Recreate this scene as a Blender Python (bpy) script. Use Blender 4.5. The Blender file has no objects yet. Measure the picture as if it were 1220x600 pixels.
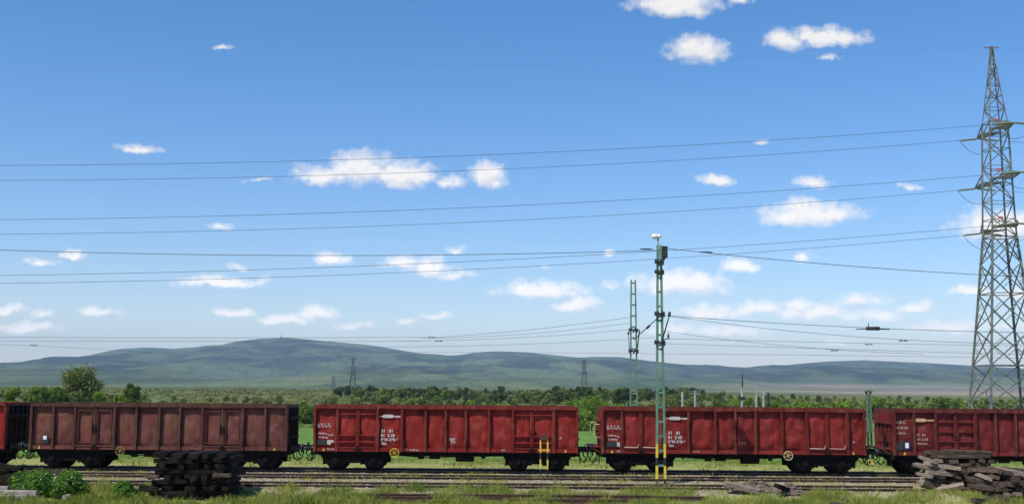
import bpy, math, random
import numpy as np
from mathutils import Vector, Matrix, noise
random.seed(7); rng = np.random.default_rng(7)
SC = bpy.context.scene
C = SC.collection
R = math.radians
# ------------------------------------------------------------------ camera
W0, H0, FPX = 1220.0, 600.0, 1370.0
PITCH, ROLL, CAMZ = R(6.66), R(0.42), 4.09
CM = Matrix.Rotation(R(90) + PITCH, 4, 'X') @ Matrix.Rotation(ROLL, 4, 'Z')
cam_d = bpy.data.cameras.new('camera'); cam = bpy.data.objects.new('camera', cam_d); C.objects.link(cam)
cam.matrix_world = Matrix.Translation((0, 0, CAMZ)) @ CM
cam_d.sensor_width = 36; cam_d.lens = 36 * FPX / W0; cam_d.clip_start = 0.5; cam_d.clip_end = 60000
SC.camera = cam
def at(px, py, Y):
    """world point at distance Y (along +Y) seen at photo position px, py"""
    d = CM.to_3x3() @ Vector((px - W0/2, H0/2 - py, -FPX))
    return Vector((d.x * Y / d.y, Y, CAMZ + d.z * Y / d.y))
# ------------------------------------------------------------------ sun, sky
SUN_EL, SUN_AZ = R(54), R(225)          # azimuth clockwise from +Y: behind the camera, to its left
sun_dir = Vector((math.sin(SUN_AZ)*math.cos(SUN_EL), math.cos(SUN_AZ)*math.cos(SUN_EL), math.sin(SUN_EL)))
sl = bpy.data.lights.new('sun', 'SUN'); sl.energy = 5.0; sl.angle = R(0.55); sl.color = (1.0, 0.95, 0.87)
so = bpy.data.objects.new('sun', sl); C.objects.link(so)
so.rotation_euler = sun_dir.to_track_quat('Z', 'Y').to_euler(); so.location = (0, 0, 60)
SC.view_settings.view_transform = 'Standard'; SC.view_settings.look = 'None'
SC.view_settings.exposure = 0.0; SC.view_settings.gamma = 1.0; SC.view_settings.use_curve_mapping = False

world = bpy.data.worlds.new('World'); SC.world = world; world.use_nodes = True
nt = world.node_tree; N = nt.nodes; L = nt.links; N.clear()
def nd(tree, typ, ins=None, **kw):
    n = tree.nodes.new(typ)
    for k, v in kw.items(): setattr(n, k, v)
    for k, v in (ins or {}).items():
        if isinstance(v, bpy.types.NodeSocket): tree.links.new(v, n.inputs[k])
        else: n.inputs[k].default_value = v
    return n
wout = nd(nt, 'ShaderNodeOutputWorld'); bg = nd(nt, 'ShaderNodeBackground', {'Strength': 0.15})
L.new(bg.outputs[0], wout.inputs[0])
sky = nd(nt, 'ShaderNodeTexSky', sky_type='NISHITA', sun_disc=False, sun_elevation=SUN_EL, sun_rotation=SUN_AZ,
         altitude=300, air_density=1.0, dust_density=0.35, ozone_density=3.0)
hsv = nd(nt, 'ShaderNodeHueSaturation', {'Hue': 0.5, 'Saturation': 1.31, 'Value': 1.0, 'Color': sky.outputs[0]})
tint = nd(nt, 'ShaderNodeVectorMath', {0: hsv.outputs[0], 1: (1.07, 0.98, 1.03)}, operation='MULTIPLY')
tc = nd(nt, 'ShaderNodeTexCoord'); sx = nd(nt, 'ShaderNodeSeparateXYZ', {0: tc.outputs['Generated']})
ym = nd(nt, 'ShaderNodeMath', {0: sx.outputs[1], 1: 0.05}, operation='MAXIMUM')
u = nd(nt, 'ShaderNodeMath', {0: sx.outputs[0], 1: ym.outputs[0]}, operation='DIVIDE')
v = nd(nt, 'ShaderNodeMath', {0: sx.outputs[2], 1: ym.outputs[0]}, operation='DIVIDE')
p0 = nd(nt, 'ShaderNodeCombineXYZ', {0: u.outputs[0], 1: v.outputs[0]})
CLOUDS = [(803,6,56,16,1),(833,60,34,21,1),(985,43,46,14,1),(935,47,28,18,.75),(985,66,20,6,.35),(880,2,14,8,.4),(266,55,16,5,.45),(165,176,25,8,.75),
 (385,210,42,15,.85),(432,200,38,24,1),(480,210,46,19,1),(580,208,25,18,.95),(538,216,28,12,.5),(265,269,24,7,.55),(310,213,20,4,.3),
 (47,311,22,6,.6),(86,304,20,6,.7),(396,306,23,10,.9),(478,312,26,11,.7),(512,318,30,14,.85),(545,325,26,7,.45),(545,296,13,7,.45),
 (262,335,54,9,.85),(285,318,14,7,.4),(340,382,40,9,.8),(380,373,25,12,.85),(281,372,24,7,.8),(120,370,24,9,.7),(8,367,26,10,.7),(32,391,40,10,.75),
 (50,374,20,7,.45),(425,387,24,8,.35),(486,381,18,7,.4),(520,375,24,6,.5),(645,344,52,13,.95),(687,361,26,12,.8),(727,338,16,10,.35),
 (853,214,22,10,.9),(968,215,26,11,.6),(965,254,60,18,1),(1085,222,14,6,.4),(905,168,14,4,.3),(880,318,25,11,.8),(960,309,16,9,.45),
 (812,338,56,18,.95),(850,370,60,14,.6),(905,366,40,12,.6),(965,370,56,16,.7),(950,362,26,10,.75),(1040,375,60,14,.55),(1085,364,26,9,.7),
 (1020,356,50,12,.4),(865,393,50,12,.65),(805,390,32,12,.6),(1130,388,60,11,.55),(1140,392,30,10,.5),(998,409,22,7,.35),(1195,268,56,22,1),(1160,347,30,9,.75),
 (1215,350,30,10,.7),(723,299,12,6,.35),(645,318,14,5,.3),(1200,388,40,8,.4)]
def cloud_field(p):
    w1 = nd(nt, 'ShaderNodeTexNoise', {'Vector': p, 'Scale': 34.0, 'Detail': 7.0, 'Roughness': 0.62})
    w1s = nd(nt, 'ShaderNodeVectorMath', {0: w1.outputs['Color'], 1: (0.5, 0.5, 0.5)}, operation='SUBTRACT')
    w1m = nd(nt, 'ShaderNodeVectorMath', {0: w1s.outputs[0], 1: (0.030, 0.020, 0)}, operation='MULTIPLY')
    pw = nd(nt, 'ShaderNodeVectorMath', {0: p, 1: w1m.outputs[0]}, operation='ADD'); acc = None
    for cx, cy, a, b, amp in CLOUDS:
        c = at(cx, cy + .16*b, 1.0); a *= 1.13; b *= 1.16
        s1 = nd(nt, 'ShaderNodeVectorMath', {0: pw.outputs[0], 1: (c.x, c.z - CAMZ, 0)}, operation='SUBTRACT')
        s2 = nd(nt, 'ShaderNodeVectorMath', {0: s1.outputs[0], 1: (FPX/a, FPX/b, 0)}, operation='MULTIPLY')
        s3 = nd(nt, 'ShaderNodeVectorMath', {0: s2.outputs[0], 1: (1, -1.6, 1)}, operation='MULTIPLY')
        s4 = nd(nt, 'ShaderNodeVectorMath', {0: s2.outputs[0], 1: s3.outputs[0]}, operation='MAXIMUM')
        ln = nd(nt, 'ShaderNodeVectorMath', {0: s4.outputs[0]}, operation='LENGTH')
        k = 0.45 + 0.55*amp
        m2 = nd(nt, 'ShaderNodeMath', {0: ln.outputs['Value'], 1: -k, 2: (0.55 + 0.5*amp)*k}, operation='MULTIPLY_ADD')
        acc = m2 if acc is None else nd(nt, 'ShaderNodeMath', {0: acc.outputs[0], 1: m2.outputs[0], 2: 0.12}, operation='SMOOTH_MAX')
    det = nd(nt, 'ShaderNodeTexNoise', {'Vector': p, 'Scale': 70.0, 'Detail': 9.0, 'Roughness': 0.64})
    return nd(nt, 'ShaderNodeMath', {0: det.outputs[0], 1: 1.3, 2: acc.outputs[0]}, operation='MULTIPLY_ADD')
fld = cloud_field(p0.outputs[0])
up = nd(nt, 'ShaderNodeVectorMath', {0: p0.outputs[0], 1: (-0.002, 0.0055, 0)}, operation='ADD'); fup = cloud_field(up.outputs[0])
mask = nd(nt, 'ShaderNodeMapRange', {0: fld.outputs[0], 1: 0.58, 2: 1.22, 3: 0.0, 4: 0.96}, interpolation_type='LINEAR')
front = nd(nt, 'ShaderNodeMapRange', {0: sx.outputs[1], 1: 0.1, 2: 0.3, 3: 0.0, 4: 1.0})
maskf = nd(nt, 'ShaderNodeMath', {0: mask.outputs[0], 1: front.outputs[0]}, operation='MULTIPLY')
dif = nd(nt, 'ShaderNodeMath', {0: fup.outputs[0], 1: fld.outputs[0]}, operation='SUBTRACT')
shd = nd(nt, 'ShaderNodeMapRange', {0: dif.outputs[0], 1: -0.25, 2: 0.38, 3: 1.0, 4: 0.0})
ccol0 = nd(nt, 'ShaderNodeMix', {0: shd.outputs[0], 6: (4.9, 5.1, 5.6, 1), 7: (6.6, 6.4, 6.2, 1)}, data_type='RGBA')
lowb = nd(nt, 'ShaderNodeMapRange', {0: v.outputs[0], 1: 0.03, 2: 0.22, 3: 1.4, 4: 1.0})
ccol = nd(nt, 'ShaderNodeVectorMath', {0: ccol0.outputs[2], 'Scale': lowb.outputs[0]}, operation='SCALE')
fin = nd(nt, 'ShaderNodeMix', {0: maskf.outputs[0], 6: tint.outputs[0], 7: ccol.outputs[0]}, data_type='RGBA')
L.new(fin.outputs[2], bg.inputs[0])

# ------------------------------------------------------------------ helpers
def tag(o, label=None, cat=None, group=None, kind=None):
    if label: o['label'] = label
    if cat: o['category'] = cat
    if group: o['group'] = group
    if kind: o['kind'] = kind
    return o
def empty(name, loc, label, cat, group=None, rz=0):
    o = bpy.data.objects.new(name, None); C.objects.link(o); o.location = loc; o.rotation_euler = (0, 0, rz)
    o.empty_display_size = 0.3
    return tag(o, label, cat, group)
def link(name, me, parent=None, loc=None):
    o = bpy.data.objects.new(name, me); C.objects.link(o)
    if parent is not None: o.parent = parent
    if loc is not None: o.location = loc
    return o
class MB:
    def __init__(s): s.v = []; s.f = []; s.m = []; s.sm = []
    def add(s, vs, fs, mi=0, smooth=False):
        o = len(s.v); s.v += [tuple(p) for p in vs]
        for f in fs: s.f.append([o + i for i in f]); s.m.append(mi); s.sm.append(smooth)
        return s
    def box(s, x0, x1, y0, y1, z0, z1, mi=0):
        return s.add([(x0,y0,z0),(x1,y0,z0),(x1,y1,z0),(x0,y1,z0),(x0,y0,z1),(x1,y0,z1),(x1,y1,z1),(x0,y1,z1)],
            [(0,3,2,1),(4,5,6,7),(0,1,5,4),(1,2,6,5),(2,3,7,6),(3,0,4,7)], mi)
    def bar(s, a, b, w, h=None, mi=0):
        a = Vector(a); b = Vector(b); h = h or w; d = (b - a)
        if d.length < 1e-6: return s
        d.normalize(); up = Vector((0, 0, 1)) if abs(d.z) < .95 else Vector((0, 1, 0))
        r = d.cross(up).normalized() * w/2; t = r.cross(d).normalized() * h/2
        vs = [a - r - t, a + r - t, a + r + t, a - r + t, b - r - t, b + r - t, b + r + t, b - r + t]
        return s.add(vs, [(0,3,2,1),(4,5,6,7),(0,1,5,4),(1,2,6,5),(2,3,7,6),(3,0,4,7)], mi)
    def tube(s, pts, rad, n=8, mi=0, closed=False):
        pts = [Vector(p) for p in pts]; k = len(pts); rr = rad if isinstance(rad, (list, tuple)) else [rad]*k
        vs = []; fs = []
        ref = Vector((0, 0, 1))
        for i, p in enumerate(pts):
            if closed: d = pts[(i+1) % k] - pts[i-1]
            else: d = pts[min(i+1, k-1)] - pts[max(i-1, 0)]
            d.normalize(); rf = ref if abs(d.dot(ref)) < .9 else Vector((0, 1, 0))
            a = d.cross(rf).normalized(); b = a.cross(d)
            for j in range(n):
                t = 2*math.pi*j/n; vs.append(p + (a*math.cos(t) + b*math.sin(t))*rr[i])
        for i in range(k if closed else k-1):
            i2 = (i+1) % k
            for j in range(n):
                j2 = (j+1) % n; fs.append((i*n+j, i*n+j2, i2*n+j2, i2*n+j))
        if not closed: fs.append(tuple(range(n-1, -1, -1))); fs.append(tuple((k-1)*n+j for j in range(n)))
        return s.add(vs, fs, mi, True)
    def lathe(s, prof, c, axis='y', n=24, mi=0):
        """prof: (offset along axis, radius)"""
        vs = []; fs = []; c = Vector(c)
        for o, r in prof:
            for j in range(n):
                t = 2*math.pi*j/n; a, b = r*math.cos(t), r*math.sin(t)
                vs.append(c + (Vector((a, o, b)) if axis == 'y' else Vector((o, a, b)) if axis == 'x' else Vector((a, b, o))))
        for i in range(len(prof)-1):
            for j in range(n):
                j2 = (j+1) % n; fs.append((i*n+j, i*n+j2, (i+1)*n+j2, (i+1)*n+j))
        fs.append(tuple(range(n-1, -1, -1))); fs.append(tuple((len(prof)-1)*n+j for j in range(n)))
        return s.add(vs, fs, mi, True)
    def prism(s, poly, y0, y1, mi=0):
        """poly in x,z extruded along y"""
        n = len(poly); vs = [(x, y0, z) for x, z in poly] + [(x, y1, z) for x, z in poly]
        fs = [tuple(range(n)), tuple(range(2*n-1, n-1, -1))] + [(i, n+i, n+(i+1) % n, (i+1) % n) for i in range(n)]
        return s.add(vs, fs, mi)
    def grid(s, fn, nu, nv, mi=0, smooth=True):
        vs = [fn(i/(nu-1), j/(nv-1)) for j in range(nv) for i in range(nu)]
        fs = [(j*nu+i, j*nu+i+1, (j+1)*nu+i+1, (j+1)*nu+i) for j in range(nv-1) for i in range(nu-1)]
        return s.add(vs, fs, mi, smooth)
    def mesh(s, name, mats):
        me = bpy.data.meshes.new(name); me.from_pydata(s.v, [], s.f)
        for m in (mats if isinstance(mats, (list, tuple)) else [mats]): me.materials.append(m)
        me.polygons.foreach_set('material_index', s.m); me.polygons.foreach_set('use_smooth', s.sm); me.update()
        return me
    def build(s, name, mats, parent=None, label=None, loc=None):
        o = link(name, s.mesh(name, mats), parent, loc)
        if label: o['label'] = label
        return o
def np_mesh(name, V, F, mat, smooth=False):
    me = bpy.data.meshes.new(name); V = np.asarray(V, dtype=np.float32); F = np.asarray(F, dtype=np.int32); k = F.shape[1]
    me.vertices.add(len(V)); me.vertices.foreach_set('co', V.ravel())
    me.loops.add(F.size); me.loops.foreach_set('vertex_index', F.ravel())
    me.polygons.add(len(F)); me.polygons.foreach_set('loop_start', np.arange(0, F.size, k, dtype=np.int32))
    me.polygons.foreach_set('loop_total', np.full(len(F), k, dtype=np.int32))
    me.polygons.foreach_set('use_smooth', np.full(len(F), smooth))
    me.materials.append(mat); me.update(calc_edges=True); me.validate(); return me
# ------------------------------------------------------------------ materials
def mat(name, cols, scale=3.0, detail=5, rough=0.7, metal=0.0, stretch=(1,1,1), bump=0.0, bscale=None, pos=(0.35, 0.65),
        coords='Object', patches=None, spec=0.4, rnd=0.0):
    """cols: two colours mixed by noise; patches = (colour, scale, low, high, stretch) laid over"""
    m = bpy.data.materials.new(name); m.use_nodes = True; t = m.node_tree; b = t.nodes['Principled BSDF']
    tcn = nd(t, 'ShaderNodeTexCoord')
    mp = nd(t, 'ShaderNodeMapping', {'Vector': tcn.outputs[coords], 'Scale': stretch})
    n1 = nd(t, 'ShaderNodeTexNoise', {'Vector': mp.outputs[0], 'Scale': scale, 'Detail': float(detail), 'Roughness': 0.6})
    f = nd(t, 'ShaderNodeMapRange', {0: n1.outputs[0], 1: pos[0], 2: pos[1]})
    c = nd(t, 'ShaderNodeMix', {0: f.outputs[0], 6: (*cols[0], 1), 7: (*cols[1], 1)}, data_type='RGBA').outputs[2]
    for pc, ps, lo, hi, st in (patches or []):
        mp2 = nd(t, 'ShaderNodeMapping', {'Vector': tcn.outputs[coords], 'Scale': st, 'Location': (3.1*ps, 1.7, 5.3)})
        n2 = nd(t, 'ShaderNodeTexNoise', {'Vector': mp2.outputs[0], 'Scale': ps, 'Detail': 6.0, 'Roughness': 0.65})
        f2 = nd(t, 'ShaderNodeMapRange', {0: n2.outputs[0], 1: lo, 2: hi})
        c = nd(t, 'ShaderNodeMix', {0: f2.outputs[0], 6: c, 7: (*pc, 1)}, data_type='RGBA').outputs[2]
    if rnd:
        oi = nd(t, 'ShaderNodeObjectInfo'); mr = nd(t, 'ShaderNodeMapRange', {0: oi.outputs['Random'], 3: 1-rnd, 4: 1+rnd})
        c = nd(t, 'ShaderNodeHueSaturation', {'Color': c, 'Value': mr.outputs[0]}).outputs[0]
    t.links.new(c, b.inputs['Base Color'])
    b.inputs['Roughness'].default_value = rough; b.inputs['Metallic'].default_value = metal
    b.inputs['Specular IOR Level'].default_value = spec
    if bump:
        n3 = nd(t, 'ShaderNodeTexNoise', {'Vector': mp.outputs[0], 'Scale': bscale or scale*3, 'Detail': 6.0, 'Roughness': 0.65})
        bp = nd(t, 'ShaderNodeBump', {'Height': n3.outputs[0], 'Strength': 0.8, 'Distance': bump})
        t.links.new(bp.outputs[0], b.inputs['Normal'])
    return m
def leafmat(name, dark, light, scale, rnd=0.2, transl=0.35, accent=None):
    m = bpy.data.materials.new(name); m.use_nodes = True; t = m.node_tree; t.nodes.remove(t.nodes['Principled BSDF'])
    out = t.nodes['Material Output']; tcn = nd(t, 'ShaderNodeTexCoord')
    n1 = nd(t, 'ShaderNodeTexNoise', {'Vector': tcn.outputs['Object'], 'Scale': scale, 'Detail': 4.0, 'Roughness': 0.7})
    f = nd(t, 'ShaderNodeMapRange', {0: n1.outputs[0], 1: 0.36, 2: 0.64})
    c = nd(t, 'ShaderNodeMix', {0: f.outputs[0], 6: (*dark, 1), 7: (*light, 1)}, data_type='RGBA').outputs[2]
    if accent:
        ac, sc, lo, hi = accent
        n2 = nd(t, 'ShaderNodeTexNoise', {'Vector': tcn.outputs['Object'], 'Scale': sc, 'Detail': 5.0, 'Roughness': 0.7})
        f2 = nd(t, 'ShaderNodeMapRange', {0: n2.outputs[0], 1: lo, 2: hi})
        c = nd(t, 'ShaderNodeMix', {0: f2.outputs[0], 6: c, 7: (*ac, 1)}, data_type='RGBA').outputs[2]
    oi = nd(t, 'ShaderNodeObjectInfo'); mr = nd(t, 'ShaderNodeMapRange', {0: oi.outputs['Random'], 3: 1-rnd, 4: 1+rnd})
    c = nd(t, 'ShaderNodeHueSaturation', {'Color': c, 'Value': mr.outputs[0]}).outputs[0]
    d = nd(t, 'ShaderNodeBsdfDiffuse', {'Color': c}); tr = nd(t, 'ShaderNodeBsdfTranslucent', {'Color': c})
    mx = nd(t, 'ShaderNodeMixShader', {0: transl, 1: d.outputs[0], 2: tr.outputs[0]})
    t.links.new(mx.outputs[0], out.inputs[0]); return m
def plain(name, col, rough=0.6, metal=0.0):
    return mat(name, (tuple(x*0.8 for x in col), tuple(min(1, x*1.15) for x in col)), 6.0, rough=rough, metal=metal)

M = {}
RUST = (0.16, 0.07, 0.035)
def wagon_paint(name, a, b, rust, amt, chalk=None):
    ps = [(rust, 1.6, 0.60-amt, 0.74-amt*0.6, (1, 1, 0.7)), (tuple(x*0.45 for x in a), 5.0, 0.58, 0.8, (1.6, 1, 0.25)), (rust, 3.2, .52, .68, (2.4, 1, 0.10)), (tuple(x*1.5+.012 for x in b), 0.9, .56, .70, (1, 1, .8))]
    if chalk: ps.append((chalk, 1.9, 0.52, 0.72, (1, 1, 1.3)))
    ps.append((tuple(x*.38 for x in a), 1.1, 0.57, 0.75, (1, 1, .9)))
    return mat(name, (a, b), 1.3, rough=0.62, bump=0.02, bscale=3.2, patches=ps, spec=0.18)
M['red_a'] = wagon_paint('signal_red_paint', (0.190, 0.0129, 0.0104), (0.270, 0.0249, 0.0185), (0.135, 0.0233, 0.0169), 0.0, (0.287, 0.0490, 0.0362))
M['red_b'] = wagon_paint('worn_red_paint', (0.157, 0.0137, 0.0121), (0.224, 0.0217, 0.0185), (0.118, 0.0209, 0.0161), 0.04, (0.228, 0.0394, 0.0297))
M['red_c'] = wagon_paint('dull_red_paint', (0.123, 0.0129, 0.0137), (0.173, 0.0217, 0.0209), (0.101, 0.0233, 0.0201), 0.05, (0.185, 0.0458, 0.0394))
M['brown'] = wagon_paint('rusty_brown_paint', (0.100, 0.029, 0.026), (0.155, 0.043, 0.038), (0.150, 0.070, 0.033), 0.10, (0.165, 0.075, 0.064))
M['red_hot'] = wagon_paint('fresh_red_paint', (0.279, 0.0145, 0.0088), (0.354, 0.0209, 0.0129), (0.203, 0.0201, 0.0129), -0.05)
M['trim_a'] = wagon_paint('red_frame_paint', (0.1230, 0.0125, 0.0104), (0.1711, 0.0207, 0.0159), RUST, 0.04)
M['trim_b'] = wagon_paint('worn_frame_paint', (0.1015, 0.0118, 0.0104), (0.1453, 0.0200, 0.0173), RUST, 0.06)
M['trim_c'] = wagon_paint('dull_frame_paint', (0.0722, 0.0111, 0.0111), (0.1092, 0.0180, 0.0173), RUST, 0.06)
M['trim_brown'] = wagon_paint('brown_frame_paint', (0.0525, 0.0215, 0.0172), (0.0877, 0.0353, 0.0267), (0.0989, 0.0490, 0.0284), 0.08)
M['bogie'] = mat('sooty_black_steel', ((0.003, 0.003, 0.003), (0.008, 0.007, 0.006)), 4, rough=0.9, bump=0.01, spec=0.12)
M['under'] = mat('grimy_dark_steel', ((0.006, 0.0055, 0.005), (0.018, 0.013, 0.011)), 4, rough=0.9, bump=0.01, spec=0.15)
M['buffer'] = mat('greased_steel', ((0.02, 0.02, 0.022), (0.07, 0.07, 0.075)), 6, rough=0.4, metal=0.6)
M['yellow'] = mat('chipped_yellow_paint', ((0.55, 0.40, 0.03), (0.68, 0.55, 0.06)), 8, rough=0.55, patches=[(RUST, 12, .6, .7, (1, 1, 1))])
M['yellow_dull'] = mat('dirty_yellow_paint', ((0.22, 0.17, 0.05), (0.34, 0.27, 0.09)), 8, rough=0.7)
M['cream'] = mat('cream_paint', ((0.50, 0.42, 0.20), (0.6, 0.52, 0.28)), 8, rough=0.55)
M['black'] = mat('black_stripe_paint', ((0.012, 0.014, 0.016), (0.03, 0.033, 0.036)), 8, rough=0.55)
M['white'] = mat('white_marking_paint', ((0.34, 0.29, 0.27), (0.60, 0.56, 0.53)), 14, rough=0.6, patches=[((0.3, 0.1, 0.09), 20, .62, .75, (1, 1, 1))])
M['faded'] = mat('faded_marking_paint', ((0.30, 0.17, 0.14), (0.42, 0.30, 0.26)), 14, rough=0.6)
M['ochre'] = mat('yellowed_marking_paint', ((0.45, 0.27, 0.13), (0.58, 0.40, 0.22)), 14, rough=0.6)
M['placard'] = mat('dark_placard', ((0.014, 0.022, 0.02), (0.03, 0.05, 0.04)), 12, rough=0.5)
M['placard_blue'] = mat('blue_placard', ((0.012, 0.012, 0.04), (0.03, 0.03, 0.09)), 12, rough=0.5)
M['rail'] = mat('rusty_rail_steel', ((0.22, 0.165, 0.12), (0.40, 0.32, 0.245)), 5, rough=0.75, bump=0.004, patches=[((0.2, 0.15, 0.11), 8, .55, .7, (1, 1, 1))])
M['railtop'] = mat('worn_rail_head', ((0.32, 0.28, 0.24), (0.46, 0.42, 0.37)), 5, rough=0.45, metal=0.3, stretch=(.1, 1, 1))
M['railweb'] = mat('shaded_rusty_rail_side', ((0.03, 0.02, 0.014), (0.085, 0.056, 0.04)), 5, rough=0.9)  # rusty rail sides, colour darkened to paint in the shade below the head
M['sleeper'] = mat('weathered_sleeper_wood', ((0.08, 0.062, 0.045), (0.19, 0.155, 0.115)), 4, rough=0.9, stretch=(0.5, 5, 5), bump=0.02, patches=[((0.18, 0.15, 0.12), 3, .5, .75, (.4, 3, 3))], rnd=0.25)
M['wood_dark'] = mat('creosoted_wood', ((0.005, 0.004, 0.003), (0.026, 0.018, 0.013)), 4, rough=0.9, stretch=(0.6, 6, 6), bump=0.03, patches=[((0.06, 0.045, 0.035), 3, .58, .8, (.4, 4, 4))], rnd=0.45, spec=0.15)
M['wood_mid'] = mat('grey_brown_wood', ((0.035, 0.024, 0.017), (0.135, 0.098, 0.07)), 4, rough=0.9, stretch=(0.6, 6, 6), bump=0.03, patches=[((0.22, 0.175, 0.135), 3, .55, .8, (.4, 4, 4))], rnd=0.35, spec=0.2)
M['wood_pale'] = mat('bleached_wood', ((0.13, 0.095, 0.07), (0.32, 0.255, 0.195)), 4, rough=0.9, stretch=(0.6, 6, 6), bump=0.02, patches=[((0.07, 0.05, 0.04), 3, .55, .75, (.4, 4, 4))], rnd=0.25)
M['concrete'] = mat('stained_concrete', ((0.20, 0.17, 0.145), (0.34, 0.30, 0.27)), 5, rough=0.9, bump=0.012, patches=[((0.12, 0.09, 0.075), 4, .52, .72, (1, 1, 1))], rnd=0.15)
M['end_shaded'] = mat('shaded_brown_paint', ((0.016, 0.008, 0.007), (0.035, 0.014, 0.012)), 2, rough=0.8, spec=0.2)  # end walls turned from the sun: their shade is painted in as darker brown
M['rust'] = mat('rusted_steel', ((0.05, 0.024, 0.017), (0.115, 0.055, 0.037)), 6, rough=0.85, bump=0.008)
M['mast'] = mat('mast_green_paint', ((0.075, 0.16, 0.115), (0.13, 0.245, 0.18)), 3, rough=0.6, patches=[((0.20, 0.24, 0.17), 5, .55, .75, (1, 1, .3))])
M['mast_pale'] = mat('faded_green_paint', ((0.09, 0.115, 0.085), (0.15, 0.18, 0.14)), 3, rough=0.65)
M['pylon'] = mat('galvanised_olive_steel', ((0.10, 0.108, 0.10), (0.19, 0.20, 0.18)), 2, rough=0.6, metal=0.2, patches=[((0.25, 0.26, 0.20), 1.2, .5, .7, (1, 1, 1))])
M['pylon_far'] = mat('grey_lattice_steel', ((0.05, 0.055, 0.06), (0.085, 0.09, 0.095)), 1, rough=0.7)
M['fit'] = mat('dark_fittings', ((0.012, 0.014, 0.016), (0.04, 0.042, 0.045)), 6, rough=0.6)
M['glass_ins'] = mat('greenish_glass_insulators', ((0.17, 0.21, 0.15), (0.28, 0.32, 0.22)), 12, rough=0.35)
M['wire'] = mat('overhead_wire_metal', ((0.03, 0.034, 0.04), (0.055, 0.06, 0.07)), 1, rough=0.6)
M['lamp'] = mat('white_lamp_housing', ((0.72, 0.72, 0.72), (0.82, 0.82, 0.82)), 3, rough=0.4)
M['signred'] = mat('red_warning_plate', ((0.5, 0.06, 0.04), (0.6, 0.1, 0.06)), 6, rough=0.5)
M['pole_conc'] = mat('pale_concrete_pole', ((0.15, 0.155, 0.15), (0.24, 0.245, 0.23)), 3, rough=0.85)
M['bark'] = mat('tree_bark', ((0.04, 0.03, 0.022), (0.10, 0.078, 0.06)), 5, rough=0.9, stretch=(4, 4, 1), bump=0.02)
M['leaf_mid'] = leafmat('fresh_green_leaves', (0.085, 0.145, 0.025), (0.18, 0.26, 0.05), 0.9)
M['leaf_olive'] = leafmat('olive_green_leaves', (0.11, 0.14, 0.040), (0.21, 0.235, 0.075), 0.9)
M['leaf_bright'] = leafmat('bright_spring_leaves', (0.10, 0.18, 0.022), (0.22, 0.32, 0.04), 0.9)
M['leaf_dark'] = leafmat('dark_green_leaves', (0.035, 0.062, 0.018), (0.095, 0.135, 0.038), 0.4, rnd=0.3)
M['leaf_bush'] = leafmat('bush_leaves', (0.05, 0.12, 0.018), (0.14, 0.26, 0.04), 2.5, rnd=0.1)
M['flower'] = plain('cream_blossom', (0.36, 0.42, 0.24), 0.8)
M['scrub'] = leafmat('scrub_leaves', (0.17, 0.205, 0.05), (0.23, 0.25, 0.07), 0.03, rnd=0.0, accent=((0.13, 0.115, 0.06), 0.012, 0.52, 0.66))
M['grass'] = leafmat('meadow_grass_blades', (0.175, 0.245, 0.038), (0.40, 0.41, 0.10), 0.5, rnd=0.0, transl=0.4, accent=((0.40, 0.36, 0.15), 1.3, 0.58, 0.72))
M['weeds'] = leafmat('yellow_green_weeds', (0.24, 0.26, 0.04), (0.50, 0.45, 0.08), 1.2, rnd=0.0, transl=0.3, accent=((0.20, 0.13, 0.07), 0.8, 0.54, 0.66))
M['stone'] = mat('rubble_stone', ((0.09, 0.066, 0.052), (0.20, 0.155, 0.125)), 3, rough=0.95, bump=0.02, rnd=0.2)
M['dirt'] = mat('brown_dirt', ((0.07, 0.048, 0.036), (0.16, 0.115, 0.085)), 3, rough=0.95, bump=0.04, patches=[((0.09, 0.11, 0.04), 2, .55, .7, (1, 1, 1))])

# ------------------------------------------------------------------ ground sheet
def fbm(x, y, s, seed=0, o=4):
    return noise.fractal(Vector((x/s, y/s, seed*7.3)), 1.0, 2.0, o)
def sst(a, b, x):
    t = min(1, max(0, (x-a)/(b-a))); return t*t*(3-2*t)
def gz(x, y):
    z = -0.36 + 0.24*sst(46.2, 47.9, y) if y < 55 else -0.12 - .04*sst(60, 61, y)
    z -= 1.9*sst(61, 105, y)
    near = 1 - sst(60, 130, y) if y > 50 else 1
    if y < 46.8: z += 0.07*fbm(x, y, 2.2, 1)
    elif y > 60: z += 0.10*fbm(x, y, 5, 2)*sst(60, 70, y)
    else: z += 0.018*fbm(x, y, .8, 3)
    if y > 140: z += sst(140, 600, y)*0.9*fbm(x, y, 160, 4)
    return z
def axis_steps(lo, hi, core0, core1, step, grow):
    a = list(np.arange(core0, core1+1e-6, step)); s = step; p = core1
    while p < hi: s *= grow; p += s; a.append(min(p, hi))
    s = step; p = core0; b = []
    while p > lo: s *= grow; p -= s; b.append(max(p, lo))
    return b[::-1] + a
gx = axis_steps(-12500, 12500, -27, 27, 0.3, 1.10); gy = axis_steps(-1500, 13500, 42.5, 61, 0.25, 1.08)
gv = [(x, y, gz(x, y)) for y in gy for x in gx]; nx = len(gx)
gf = np.array([(j*nx+i, j*nx+i+1, (j+1)*nx+i+1, (j+1)*nx+i) for j in range(len(gy)-1) for i in range(nx-1)])
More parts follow.
